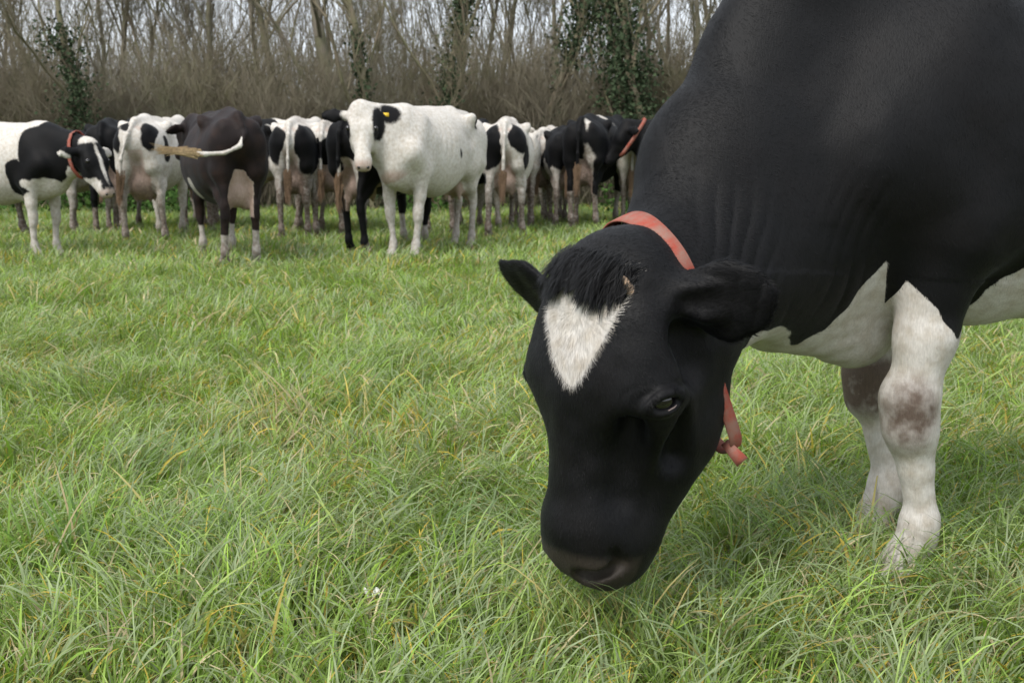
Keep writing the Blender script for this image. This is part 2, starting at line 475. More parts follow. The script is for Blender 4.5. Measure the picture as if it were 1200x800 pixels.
def front_leg(s, hx, hy, kx=None, big=1.0, elbow=(.43, .175, .80)):
    P = []
    e = np.array([elbow[0], elbow[1] * s, elbow[2]])
    kn = np.array([(.5 * e[0] + .5 * hx) if kx is None else kx, (e[1] + hy) / 2, .425])
    ft = np.array([hx - .02, hy, .135]); hf = np.array([hx + .035, hy, .045])
    P.append(cone(e, .45 * e + .55 * kn, .092 * big, .060 * big, k=.05, w=(0, 1, 0), f=.8))
    P.append(cone(.45 * e + .55 * kn, kn + (0, 0, .03), .060 * big, .046 * big, k=.03))
    P.append(cone(kn + (.006, 0, .035), kn + (.006, 0, -.03), .049 * big, .044 * big, k=.025))
    P.append(cone(kn + (-.004, 0, -.04), ft + (0, 0, .05), .032 * big, .028 * big, k=.03))
    P.append(cone(kn + (-.022, 0, -.05), ft + (-.018, 0, .04), .022 * big, .022 * big, k=.02))
    P.append(cone(ft + (0, 0, .02), ft + (0, 0, -.01), .042 * big, .040 * big, k=.03))
    P.append(cone(ft, hf + (-.01, 0, .02), .036 * big, .042 * big, k=.02))
    for t in (-1, 1):
        P.append(cone(hf + (-.02, .024 * t, .015), hf + (.035, .024 * t, -.012), .034 * big, .026 * big, k=.008))
    return P

def hind_leg(s, hx, hy, big=1.0):
    P = []
    hip = np.array([-.62, .17 * s, .90]); 
    hk = np.array([hx - .05, hy * .95, .52]); ft = np.array([hx - .01, hy, .14]); hf = np.array([hx + .045, hy, .045])
    st = np.array([hx * .4 - .34 + .05, .185 * s, .86])
    P.append(cone(hip, st, .13, .11, k=.08, w=(0, 1, 0), f=.75))
    P.append(cone(st, .4 * st + .6 * hk, .105 * big, .060 * big, k=.06, w=(0, 1, 0), f=.75))
    P.append(cone((-.82, .15 * s, .88), hk + (-.03, 0, .09), .085 * big, .026 * big, k=.06))
    P.append(cone(.4 * st + .6 * hk, hk + (0, 0, .02), .058 * big, .044 * big, k=.04))
    P.append(cone(hk + (-.03, 0, .05), hk + (-.01, 0, -.06), .034 * big, .038 * big, k=.03))
    P.append(cone(hk + (-.005, 0, -.04), ft + (0, 0, .05), .040 * big, .032 * big, k=.03))
    P.append(cone(ft + (0, 0, .02), ft + (0, 0, -.01), .042 * big, .040 * big, k=.03))
    P.append(cone(ft, hf + (-.01, 0, .02), .036 * big, .042 * big, k=.02))
    for t in (-1, 1):
        P.append(cone(hf + (-.02, .024 * t, .015), hf + (.035, .024 * t, -.012), .034 * big, .026 * big, k=.008))
    return P

def neck_prims(poll, hM, base_top=(.55, 0, 1.22), base_low=(.60, 0, .92), r=(.20, .19, .125, .10), hs=1.0):
    """two chains, crest and throat, from the shoulders to behind the head"""
    top_end = poll + hM @ (np.array([.03, -.10, 0]) * hs)
    low_end = poll + hM @ (np.array([.12, -.20, 0]) * hs)
    bt, bl = np.array(base_top), np.array(base_low)
    P = [cone(bt, top_end, r[0], r[2] * .8, k=.10, w=(0, 1, 0), f=.72),
         cone(bl, low_end, r[1], r[3] * .8, k=.10, w=(0, 1, 0), f=.8),
         cone((bt + bl) / 2, (top_end + low_end) / 2, (r[0] + r[1]) * .5, r[2] * .8, k=.10, w=(0, 1, 0), f=.75)]
    return P

def udder_prims(sz=1.0):
    P = [cone((-.62, 0, .84), (-.66, 0, .70), .19 * sz, .165 * sz, k=.06)]
    for x in (-.56, -.73):
        for s in (1, -1):
            P.append(cone((x, .075 * s, .64 - .06 * (sz - 1)), (x, .08 * s, .52 - .12 * (sz - 1)), .045, .018, k=.04))
    return P

def frame(n, d):
    """head matrix: columns = down-face, forehead normal, cow-left"""
    n = np.array(n, float); d = np.array(d, float)
    d /= np.linalg.norm(d); n -= d * (n @ d); n /= np.linalg.norm(n)
    s = np.cross(-d, n)
    return np.stack([d, n, s], 1)

def finish_body(name, V, F, canon_head, blk, dirt, pink, hoof, mat):
    return np_mesh(name, V, F, 4, mat, True, dict(blk=blk, dirt=dirt, pink=pink, hoof=hoof))

def ball(name, c, r, mat, parent, seg=20, squash=None):
    V, F = [], []
    for i in range(seg // 2 + 1):
        th = math.pi * i / (seg // 2)
        for j in range(seg):
            ph = 2 * math.pi * j / seg
            V.append((math.sin(th) * math.cos(ph), math.sin(th) * math.sin(ph), math.cos(th)))
    for i in range(seg // 2):
        for j in range(seg):
            F.append((i * seg + j, i * seg + (j + 1) % seg, (i + 1) * seg + (j + 1) % seg, (i + 1) * seg + j))
    V = np.array(V) * r + np.array(c)
    return link(name, np_mesh(name, V, np.array(F), 4, mat), parent)
# ------------------------------------------------------------------ ground
def gz(x, y):
    P = np.stack([np.asarray(x, float), np.asarray(y, float), np.zeros(np.shape(x))], 1)
    return noise3(P, .9, 61) * .012 + noise3(P, 3.1, 62) * .012
M_SOIL = None
def soil():
    m, nt, b = nmat('pasture_ground')
    tc = N(nt, 'ShaderNodeTexCoord')
    n = N(nt, 'ShaderNodeTexNoise', Scale=3.0, Detail=9, Roughness=.7); L(nt, tc.outputs['Object'], n.inputs['Vector'])
    r = N(nt, 'ShaderNodeValToRGB'); e = r.color_ramp.elements
    e[0].position = .35; e[0].color = (.045, .050, .020, 1); e[1].position = .65; e[1].color = (.10, .12, .045, 1)
    L(nt, n.outputs['Fac'], r.inputs['Fac']); L(nt, r.outputs[0], b.inputs['Base Color'])
    b.inputs['Roughness'].default_value = .95; b.inputs['Specular IOR Level'].default_value = .1
    return m
xs = np.concatenate([[-400, -120, -40], np.linspace(-16, 16, 220), [40, 120, 400]])
ys = np.concatenate([[-60, -10], np.linspace(.5, 20, 160), [30, 60, 150, 500]])
GX, GY = np.meshgrid(xs, ys)
GZ = gz(GX.ravel(), GY.ravel())
GV = np.stack([GX.ravel(), GY.ravel(), GZ], 1)
nx = len(xs)
ii, jj = np.meshgrid(np.arange(nx - 1), np.arange(len(ys) - 1)); a_ = (jj * nx + ii).ravel()
GFc = np.stack([a_, a_ + 1, a_ + nx + 1, a_ + nx], 1)
tag(link('ground', np_mesh('ground', GV, GFc, 4, soil())), kind='structure')

# ------------------------------------------------------------------ grass
def grass_mat():
    m, nt, b = nmat('grass_blades')
    c = N(nt, 'ShaderNodeAttribute', attribute_name='tint')
    L(nt, c.outputs['Color'], b.inputs['Base Color'])
    b.inputs['Roughness'].default_value = .45
    b.inputs['Specular IOR Level'].default_value = .28
    out = nt.nodes.get('Material Output')
    tr = N(nt, 'ShaderNodeBsdfTranslucent'); 
    hs = N(nt, 'ShaderNodeMixRGB', blend_type='MULTIPLY', Fac=1.0, Color2=(1.25, 1.35, .7, 1)); L(nt, c.outputs['Color'], hs.inputs['Color1']); L(nt, hs.outputs[0], tr.inputs['Color'])
    mx = N(nt, 'ShaderNodeMixShader', Fac=.32); L(nt, b.outputs[0], mx.inputs[1]); L(nt, tr.outputs[0], mx.inputs[2]); L(nt, mx.outputs[0], out.inputs['Surface'])
    return m
M_GRASS = grass_mat()

def blades(root, az, a0, a1, ln, w, tint, seg, twist=.5):
    """ribbons bending from angle a0 to a1 off the vertical, towards azimuth az; one (V, F, colour) triple"""
    n = len(root)
    hd = np.stack([np.cos(az), np.sin(az), np.zeros(n)], 1)
    sd = np.stack([-np.sin(az), np.cos(az), np.zeros(n)], 1)
    p = root.copy(); rows, cols = [], []
    tw = RNG.normal(0, twist, n)
    for i in range(seg + 1):
        t = i / seg
        ang = a0 + (a1 - a0) * t ** 1.3
        up = np.stack([-np.cos(ang) * np.cos(az), -np.cos(ang) * np.sin(az), np.sin(ang)], 1)
        wd = sd * np.cos(tw * (.4 + t))[:, None] + up * np.sin(tw * (.4 + t))[:, None]
        ww = w * (1 - .85 * t ** 2.2) * (.75 + .5 * min(1, t * 4) * (1 - t * .5))
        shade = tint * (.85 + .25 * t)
        if i < seg:
            rows += [p - wd * ww[:, None], p + wd * ww[:, None]]; cols += [shade, shade]
        else:
            rows.append(p.copy()); cols.append(shade)
        st = (ln / seg)[:, None]
        p = p + st * (hd * np.sin(ang)[:, None] + np.array([0, 0, 1.0]) * np.cos(ang)[:, None])
        p[:, 2] = np.maximum(p[:, 2], .006)
    m = 2 * seg + 1
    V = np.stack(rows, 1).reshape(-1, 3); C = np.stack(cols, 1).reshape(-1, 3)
    tri = []
    for i in range(seg - 1):
        a = 2 * i; tri += [[a, a + 1, a + 3], [a, a + 3, a + 2]]
    tri.append([2 * seg - 2, 2 * seg - 1, 2 * seg])
    F = (np.arange(n)[:, None, None] * m + np.array(tri)[None]).reshape(-1, 3)
    return V, F, C

def hvec(x, y, f, seed):
    return noise3(np.stack([x, y, np.zeros(len(x))], 1), f, seed)

def field(y0, y1, dens, seg, wscale, lscale=1.0, long_frac=.22):
    area = (y1 - y0) * ((y0 + y1) * .5 * 1.24 + 2.0)
    n = int(area * dens)
    y = np.sqrt(RNG.uniform(y0 ** 2, y1 ** 2, n)); x = RNG.uniform(-1, 1, n) * (.62 * y + 1.0)
    # clumping: pull towards tuft centres
    cell = .075
    cx, cy = np.floor(x / cell), np.floor(y / cell)
    j1 = np.sin(cx * 127.1 + cy * 311.7) * 43758.5; j2 = np.sin(cx * 269.5 + cy * 183.3) * 43758.5; j3 = np.sin(cx * 419.2 + cy * 371.9) * 43758.5
    j1, j2, j3 = j1 - np.floor(j1), j2 - np.floor(j2), j3 - np.floor(j3)
    tx, ty = (cx + j1) * cell, (cy + j2) * cell
    pull = RNG.uniform(0, .55, n)
    x = x + (tx - x) * pull; y = y + (ty - y) * pull
    z = gz(x, y)
    tuft = hvec(x, y, 1.7, 71) * .5 + hvec(x, y, 4.0, 72) * .5            # lush and short places
    swirl = hvec(x, y, 1.1, 73) * 3.4 + hvec(x, y, 2.6, 74) * 2.2 + (j3 - .5) * 3.6
    az = swirl + RNG.normal(0, .95, n) - .3
    kind = RNG.random(n)
    dry = hvec(x, y, 2.3, 75)
    is_long = kind < long_frac * (1 + .8 * tuft)
    ln = np.where(is_long, RNG.uniform(.11, .21, n), RNG.uniform(.04, .11, n)) * (1 + .42 * tuft) * lscale
    w = np.where(is_long, RNG.uniform(.0013, .0027, n), RNG.uniform(.0009, .0018, n)) * wscale
    broad = RNG.random(n) < .05; w = np.where(broad, w * 1.9, w)
    a0 = np.abs(RNG.normal(.22, .38, n)); a1 = np.where(is_long, RNG.uniform(1.3, 2.3, n), RNG.uniform(.5, 1.9, n))
    g1 = np.array([.165, .265, .045]); g2 = np.array([.255, .380, .060]); g3 = np.array([.265, .335, .135])
    q = np.clip(.5 + .5 * hvec(x, y, 1.9, 76) + RNG.normal(0, .28, n), 0, 1)[:, None]
    tint = g3 * (1 - q) + g2 * q
    q2 = (RNG.random(n) < .38)[:, None]; tint = np.where(q2, g1, tint)
    tint = tint * RNG.uniform(.66, 1.46, n)[:, None]
    # the longer blades lie bluish and glaucous
    tint = np.where((is_long & (RNG.random(n) < .5))[:, None], np.array([.260, .320, .170]) * RNG.uniform(.75, 1.25, n)[:, None], tint)
    straw = RNG.random(n) < (.20 + .28 * np.clip(dry, 0, 1))
    sc_ = np.where((RNG.random(n) < .6)[:, None], np.array([.56, .47, .29]), np.array([.54, .41, .07]))
    tint = np.where(straw[:, None], sc_ * RNG.uniform(.6, 1.15, n)[:, None], tint)
    a0 = np.where(straw, RNG.uniform(.3, 1.2, n), a0)
    ln = np.where(straw, ln * .95, ln)
    # keep stems from standing inside the grazing cow's muzzle
    mz = ((x - .15) / .09) ** 2 + ((y - 2.12) / .08) ** 2 < 1
    ln = np.where(mz, np.minimum(ln, .09), ln)
    return blades(np.stack([x, y, z], 1), az, a0, a1, ln, w, tint, seg)

def build_grass():
    parts = []
    D_ = GRASS
    parts.append(field(1.25, 3.2, 17000 * D_, 5, 1.0))
    parts.append(field(3.2, 5.5, 10500 * D_, 4, 1.15))
    parts.append(field(5.5, 9.5, 5200 * D_, 3, 1.6))
    parts.append(field(9.5, 19.5, 1900 * D_, 2, 2.6, .95))
    # a few tall broad blades and pale fallen straw bunches where the photo has them
    def bunch(u, v, n, l0, l1, w0, az, daz, a0, a1, cols, spread=.05):
        c = ground(u, v, .05)
        x = c[0] + RNG.normal(0, spread, n); y = c[1] + RNG.normal(0, spread, n)
        t = np.array(cols)[RNG.integers(0, len(cols), n)] * RNG.uniform(.8, 1.2, n)[:, None]
        return blades(np.stack([x, y, gz(x, y)], 1), az + RNG.normal(0, daz, n), RNG.uniform(a0 * .5, a0, n), RNG.uniform(a1 * .6, a1, n), RNG.uniform(l0, l1, n), np.full(n, w0) * RNG.uniform(.7, 1.2, n), t, 6)
    G = [(.17, .28, .05), (.19, .29, .07), (.14, .24, .06)]; S = [(.42, .35, .20), (.38, .33, .13)]
    G2 = [(.26, .36, .07), (.24, .32, .11), (.28, .36, .14), (.48, .40, .18)]
    parts.append(bunch(75, 655, 20, .20, .33, .0036, 1.6, 1.4, .35, .9, G + [(.45, .36, .22)], .04))
    parts.append(bunch(60, 640, 24, .18, .30, .0028, 2.6, .7, .5, 1.4, G, .06))
    parts.append(bunch(330, 490, 34, .20, .34, .0026, 2.9, .5, .7, 1.7, S, .07))
    parts.append(bunch(390, 470, 26, .18, .30, .0026, .3, .6, .7, 1.6, G + S, .06))
    parts.append(bunch(60, 355, 40, .2, .34, .004, 0.2, .7, .7, 1.6, S + G, .15))
    parts.append(bunch(520, 345, 40, .2, .34, .004, 3.0, .8, .7, 1.6, S + G, .2))
    parts.append(bunch(250, 380, 40, .2, .34, .004, .3, .8, .7, 1.6, S + G, .2))
    for uu in range(628, 770, 9):
        parts.append(bunch(uu, 742 + (uu % 4) * 7, 11, .16, .27, .0018, RNG.uniform(0, 6.28), 1.3, .35, 1.3, G2, .018))
        parts.append(bunch(uu, 720, 9, .12, .20, .0016, RNG.uniform(0, 6.28), 1.3, .4, 1.3, G2, .022))
    parts.append(bunch(640, 700, 14, .16, .24, .0022, .2, .6, .5, 1.3, G, .04))
    parts.append(bunch(735, 712, 16, .13, .20, .0022, 1.8, .9, .3, .9, G, .05))
    for k in range(46):
        u, v = RNG.uniform(0, 1200), 320 + 440 * RNG.random() ** 1.4
        parts.append(bunch(u, v, int(RNG.integers(8, 26)), .14, .28, .0030 if v > 480 else .0042, RNG.uniform(0, 6.28), .8, .8, 1.8, S + [(.50, .40, .10), (.30, .38, .10), (.24, .33, .09)], .07 if v > 480 else .16))
    for (u, v) in ((1150, 560), (1000, 600), (930, 640), (1120, 700), (1180, 650), (820, 760), (520, 640), (200, 640), (150, 560)):
        parts.append(bunch(u, v, 70, .18, .30, .0018, RNG.uniform(2.4, 3.6) if u > 600 else RNG.uniform(-.5, .7), .45, .6, 1.8, [(.16, .235, .10), (.19, .26, .125), (.14, .23, .06)], .10))
    off = 0; Vs, Fs, Cs = [], [], []
    for V, F, C in parts:
        Vs.append(V); Fs.append(F + off); Cs.append(C); off += len(V)
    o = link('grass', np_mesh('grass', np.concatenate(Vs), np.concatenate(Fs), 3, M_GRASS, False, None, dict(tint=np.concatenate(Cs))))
    tag(o, kind='stuff'); o['label'] = 'lush uneven pasture grass with dry yellow blades'
    o['category'] = 'grass'
    print('grass blades verts', off, time.time() - T0)
build_grass()

# small white scrap lying in the grass
def scrap():
    c = ground(438, 694, .07); V, F = [], []
    n = 9
    for i in range(n):
        for j in range(n):
            u, v = i / (n - 1) - .5, j / (n - 1) - .5
            r = 1 - .5 * abs(u) * 2
            V.append(c + np.array([u * .040, v * .018 * r, .008 * math.sin(u * 9) + .006 * math.cos(v * 8 + u * 3)]))
    for i in range(n - 1):
        for j in range(n - 1):
            F.append((i*n+j, (i+1)*n+j, (i+1)*n+j+1, i*n+j+1))
    o = link('white_petal', np_mesh('white_petal', np.array(V), np.array(F), 4, simple_mat('petal', (.8, .8, .78), rough=.6)))
    sm = o.modifiers.new('thickness', 'SOLIDIFY'); sm.thickness = .0015
    tag(o, 'tiny white curled petal lying on the grass in the foreground', 'petal')
scrap()
# ------------------------------------------------------------------ bare winter trees and thicket
def bark_mat(name, c1, c2, scale=3.0):
    m, nt, b = nmat(name)
    tc = N(nt, 'ShaderNodeTexCoord')
    n = N(nt, 'ShaderNodeTexNoise', Scale=scale, Detail=5, Roughness=.65); L(nt, tc.outputs['Object'], n.inputs['Vector'])
    mr = N(nt, 'ShaderNodeMapRange'); mr.inputs['From Min'].default_value = .38; mr.inputs['From Max'].default_value = .62; L(nt, n.outputs['Fac'], mr.inputs['Value'])
    mx = N(nt, 'ShaderNodeMixRGB', Color1=(*c1, 1), Color2=(*c2, 1)); L(nt, mr.outputs[0], mx.inputs['Fac'])
    L(nt, mx.outputs[0], b.inputs['Base Color']); b.inputs['Roughness'].default_value = .9; b.inputs['Specular IOR Level'].default_value = .15
    return m
M_BARK = [bark_mat('bark_grey', (.20, .175, .14), (.165, .165, .095)), bark_mat('bark_brown', (.150, .128, .095), (.19, .170, .120)), bark_mat('bark_olive', (.16, .155, .09), (.20, .165, .12))]
M_IVY = bark_mat('ivy', (.034, .052, .028), (.060, .085, .042), 14)

def prisms(S, sides=3):
    """tapered prisms from segment rows (x0 y0 z0 x1 y1 z1 r0 r1)"""
    S = np.asarray(S, float); n = len(S)
    a, b = S[:, :3], S[:, 3:6]; d = b - a; d /= np.linalg.norm(d, axis=1)[:, None] + 1e-9
    ref = np.where(np.abs(d[:, 2:3]) > .8, [[1.0, 0, 0]], [[0, 0, 1.0]])
    u = np.cross(d, ref); u /= np.linalg.norm(u, axis=1)[:, None]; v = np.cross(d, u)
    V = []
    for (c, r) in ((a, S[:, 6]), (b, S[:, 7])):
        for k in range(sides):
            t = 2 * math.pi * k / sides
            V.append(c + (u * math.cos(t) + v * math.sin(t)) * r[:, None])
    V = np.stack(V, 1).reshape(-1, 3)
    q = np.array([(k, (k + 1) % sides, sides + (k + 1) % sides, sides + k) for k in range(sides)])
    F = (np.arange(n)[:, None, None] * (2 * sides) + q[None]).reshape(-1, 4)
    return V, F

def grow(rr, h, r, spread=.5, upright=.5, depth=5, start=None, d0=None, nchild=(3, 5)):
    big, small = [], []
    def rec(p, d, ln, rad, lv):
        nseg = 5 if lv < 2 else 3
        pts = [p]; dd = d.copy(); rad1 = rad * (.55 if lv else .5)
        for i in range(nseg):
            dd = dd + rr.normal(0, .10 + .05 * lv, 3) + np.array([0, 0, .05 + .07 * upright])
            dd /= np.linalg.norm(dd); q = pts[-1] + dd * ln / nseg
            r0 = rad + (rad1 - rad) * i / nseg; r1 = rad + (rad1 - rad) * (i + 1) / nseg
            (big if lv < 2 else small).append((*pts[-1], *q, r0, r1)); pts.append(q)
        if lv >= depth: return
        nc = rr.integers(nchild[0], nchild[1] + 1) + (2 if lv == 0 else 0)
        for c in range(nc):
            t = rr.uniform(.30, 1.0) if lv else rr.uniform(.22, 1.0); k = min(int(t * nseg), nseg - 1)
            base = pts[k] + (pts[k + 1] - pts[k]) * (t * nseg - k)
            az = rr.uniform(0, 2 * math.pi); side = np.array([math.cos(az), math.sin(az), 0])
            nd = dd * (1 - spread) + side * spread * rr.uniform(.7, 1.2) + np.array([0, 0, upright * .35]); nd /= np.linalg.norm(nd)
            rec(base, nd, ln * rr.uniform(.42, .68), max(rad1 * rr.uniform(.45, .8), .0035), lv + 1)
    rec(np.zeros(3) if start is None else start, np.array([0, 0, 1.0]) if d0 is None else d0, h, r, 0)
    return np.array(big), np.array(small)

def make_tree(rr, name, h, r, mat, **kw):
    big, small = grow(rr, h, r, **kw)
    root = bpy.data.objects.new(name, None); root.empty_display_size = .3; col.objects.link(root)
    V, F = prisms(big, 6); link('trunk', np_mesh('trunk', V, F, 4, mat), root)
    V, F = prisms(small, 3); link('crown', np_mesh('crown', V, F, 4, mat, False), root)
    return root, big

def copy_tree(o):
    c = o.copy(); col.objects.link(c)
    for ch in o.children:
        k = ch.copy(); col.objects.link(k); k.parent = c
    return c

def ivy(root, z0, z1, rad, n, rr, cx=0, cy=0, path=None):
    """ivy leaves wrapped round a trunk: small folded leaves"""
    # loose clumps of leaves along the stem, thinning upwards, some on side shoots
    m = int(18 + (z1 - z0) * 9)
    cz = z0 + (z1 - z0) * rr.random(m) ** 1.25; ct = rr.uniform(0, 2 * math.pi, m); side = rr.random(m) ** 1.6 * rad * 1.5 * (1 - .6 * (cz - z0) / (z1 - z0))
    px = np.interp(cz, path[:, 2], path[:, 0]) if path is not None else cx; py = np.interp(cz, path[:, 2], path[:, 1]) if path is not None else cy
    K = np.stack([px + np.cos(ct) * side, py + np.sin(ct) * side, cz], 1)
    ki = rr.integers(0, m, n)
    sg = rr.uniform(.25, .6, m)[ki][:, None] * rad
    C = K[ki] + rr.normal(0, 1, (n, 3)) * sg * [1, 1, 1.25]
    z = rr.uniform(z0 * .3, z1, n); st = rr.random(n) < .25
    sx = np.interp(z, path[:, 2], path[:, 0]) + rr.normal(0, .07, n); sy = np.interp(z, path[:, 2], path[:, 1]) + rr.normal(0, .07, n)
    C = np.where(st[:, None], np.stack([sx, sy, z], 1), C); C[:, 2] = np.maximum(C[:, 2], .05)
    a = rr.normal(0, 1, (n, 3)); a /= np.linalg.norm(a, axis=1)[:, None]
    b = np.cross(a, rr.normal(0, 1, (n, 3))); b /= np.linalg.norm(b, axis=1)[:, None]
    s = rr.uniform(.018, .045, n)[:, None]; nrm = np.cross(a, b)
    V = np.stack([C - a * s, C + b * s * .8 + nrm * s * .25, C + a * s * 1.2, C - b * s * .8 + nrm * s * .25], 1).reshape(-1, 3)
    i = np.arange(n)[:, None] * 4
    F = np.concatenate([i + [[0, 1, 2]], i + [[0, 2, 3]]], 0)
    return link('ivy', np_mesh('ivy', V, F, 3, M_IVY, False), root)

rt = np.random.default_rng(5)
def place(o, u, Y, s=1.0, rot=0.0):
    x = (u - 600) / FPX * Y * 1.0
    o.location = (x, Y, 0); o.scale = (s, s, s); o.rotation_euler = (0, 0, rot)

# tall bare trees in the wood
LBL_WOOD = 'tall bare winter tree standing in the wood behind the herd'
protos = [make_tree(rt, 'bare_tree', 4.4, .055, M_BARK[k % 3], spread=.42, upright=.75, depth=5, nchild=(4, 5)) [0] for k in range(5)]
for p in protos: tag(p, LBL_WOOD, 'tree', 'bare trees of the wood')
trees = list(protos)
NT = 46
while len(trees) < NT:
    trees.append(copy_tree(protos[len(trees) % 5]))
for i, o in enumerate(trees):
    u = -150 + 1500 * ((i * 0.618034) % 1.0); Y = 22.5 + (i % 7) * 2.0 + rt.uniform(0, 1.5)
    place(o, u, Y, rt.uniform(.9, 1.5), rt.uniform(0, 6.28))
# coppiced shrubs of the hedge
LBL_SHR = 'twiggy leafless hedge shrub behind the herd'
def make_shrub(rr, mat):
    B, S = [], []
    for k in range(9):
        az = rr.uniform(0, 6.28); d = np.array([math.cos(az) * .5, math.sin(az) * .5, 1.0]); d /= np.linalg.norm(d)
        b, s = grow(rr, rr.uniform(1.3, 2.1), .020, spread=.45, upright=.6, depth=3, start=np.array([0, 0, -.02]), d0=d, nchild=(4, 6))
        B.append(b); S.append(s)
    root = bpy.data.objects.new('hedge_shrub', None); root.empty_display_size = .3; col.objects.link(root)
    V, F = prisms(np.concatenate(B), 4); link('stem', np_mesh('stem', V, F, 4, mat), root)
    V, F = prisms(np.concatenate(S), 3); link('twigs', np_mesh('twigs', V, F, 4, mat, False), root)
    return root
sp = [make_shrub(rt, M_BARK[(k + 1) % 3]) for k in range(5)]
for p in sp: tag(p, LBL_SHR, 'shrub', 'leafless shrubs of the hedge')
shr = list(sp)
while len(shr) < 56:
    shr.append(copy_tree(sp[len(shr) % 5]))
for i, o in enumerate(shr):
    row = i % 2
    u = -120 + 1440 * ((i // 2 + .5 * row + rt.uniform(-.3, .3)) / 28.0); Y = 19.6 + row * 1.6 + rt.uniform(-.2, .5)
    place(o, u, Y, rt.uniform(.80, 1.20), rt.uniform(0, 6.28))

# the big spreading tree and the ivy clad trunks
big_t, bseg = make_tree(np.random.default_rng(23), 'spreading_tree', 4.2, .13, M_BARK[0], spread=.62, upright=.55, depth=5, nchild=(4, 5))
place(big_t, 402, 22.0, 1.25, 1.0)
tag(big_t, 'large bare tree with thick spreading limbs behind the camera facing white cow', 'tree')
def trunk_path(seg):
    return np.array([s[:3] for s in seg[:5]] + [seg[4][3:6]])
IVY = [(112, 19.0, .9, .30, 3.3, .34, 3600, 'ivy covered trunk with dark green leaves above the pink uddered cow'),
       (440, 18.9, 1.0, .4, 2.9, .12, 1500, 'slim trunk wrapped in ivy just right of the camera facing cow\'s head'),
       (515, 19.2, 1.0, 1.3, 3.9, .22, 2200, 'upright ivy column above the back of the camera facing white cow'),
       (622, 19.6, 1.0, 2.6, 4.4, .30, 1900, 'ivy topped trunk high above the black rumped white cow'),
       (728, 19.1, 1.0, 1.9, 4.2, .32, 2200, 'ivy clad leaning trunk just left of the grazing cow\'s neck'),
       (768, 18.8, 1.0, .4, 3.6, .42, 3800, 'dense dark ivy bush on a trunk touching the grazing cow\'s neck in view')]
for (u, Y, s, z0, z1, rad, n, lab) in IVY:
    o, seg = make_tree(rt, 'ivy_tree', 3.8, .09, M_BARK[2], spread=.4, upright=.8, depth=4, nchild=(3, 4))
    place(o, u, Y, s, 0)
    ivy(o, z0, z1, rad, n, rt, path=trunk_path(seg))
    tag(o, lab, 'tree')

# mass of undergrowth and far wood that reads as one
def twig_mass(name, n, xr, yr, h0, h1, r, mat, label, lean=.22, seg=4):
    rr = rt
    y = rr.uniform(yr[0], yr[1], n); x = rr.uniform(-1, 1, n) * (xr * y)
    h = rr.uniform(h0, h1, n) * (1 + .25 * noise3(np.stack([x, y, np.zeros(n)], 1), .5, 33))
    z0 = rr.uniform(0, 1, n) ** 1.6 * h * .75
    ln = rr.uniform(.35, .8, n) * (h - z0 * .6)
    p = np.stack([x, y, z0], 1); d = np.stack([rr.normal(0, lean, n), rr.normal(0, lean, n), np.ones(n)], 1)
    rows = []
    rad = rr.uniform(.5, 1.3, n) * r
    for i in range(seg):
        d = d + rr.normal(0, lean * .8, (n, 3)); dn = d / np.linalg.norm(d, axis=1)[:, None]
        q = p + dn * (ln / seg)[:, None]
        rows.append(np.concatenate([p, q, (rad * (1 - .8 * i / seg))[:, None], (rad * (1 - .8 * (i + 1) / seg))[:, None]], 1)); p = q
    V, F = prisms(np.concatenate(rows), 3)
    V[:, 2] = np.maximum(V[:, 2], 0.0)
    o = link(name, np_mesh(name, V, F, 4, mat, False)); tag(o, label, name.replace('_', ' '), kind='stuff')
    return o
twig_mass('undergrowth', 17000, .70, (19.2, 23.5), .8, 2.2, .006, M_BARK[1], 'tangled brown undergrowth behind the herd', .35)
twig_mass('undergrowth', 19000, .70, (22.5, 31.0), 1.8, 3.9, .009, M_BARK[2], 'olive brown thicket at the edge of the wood', .3)
twig_mass('distant_wood', 20000, .75, (34.0, 60.0), 4.0, 7.8, .016, M_BARK[1], 'dim leafless wood in the distance', .16)

# nettles and weeds at the foot of the hedge
def weeds(n):
    y = rt.uniform(17.6, 19.2, n); x = rt.uniform(-.55, .55, n) * y
    keep = noise3(np.stack([x, y, np.zeros(n)], 1), .9, 91) > .12
    x, y = x[keep], y[keep]; n = len(x)
    C = np.stack([x, y, rt.random(n) ** 1.5 * .55 * (1 + .6 * noise3(np.stack([x, y, np.zeros(n)], 1), 1.5, 92))], 1)
    a = rt.normal(0, 1, (n, 3)); a /= np.linalg.norm(a, axis=1)[:, None]; b = np.cross(a, rt.normal(0, 1, (n, 3))); b /= np.linalg.norm(b, axis=1)[:, None]
    s = rt.uniform(.02, .05, n)[:, None]
    V = np.stack([C - a * s, C + b * s * .7, C + a * s, C - b * s * .7 + np.cross(a, b) * s * .3], 1).reshape(-1, 3); V[:, 2] = np.maximum(V[:, 2], .01)
    i = np.arange(n)[:, None] * 4
    F = np.concatenate([i + [[0, 1, 2]], i + [[0, 2, 3]]], 0)
    o = link('weeds', np_mesh('weeds', V, F, 3, bark_mat('weed_leaf', (.045, .10, .022), (.07, .13, .03), 5), False)); tag(o, 'low green weeds at the foot of the hedge', 'weeds', kind='stuff')
weeds(26000)
print('trees', time.time() - T0)
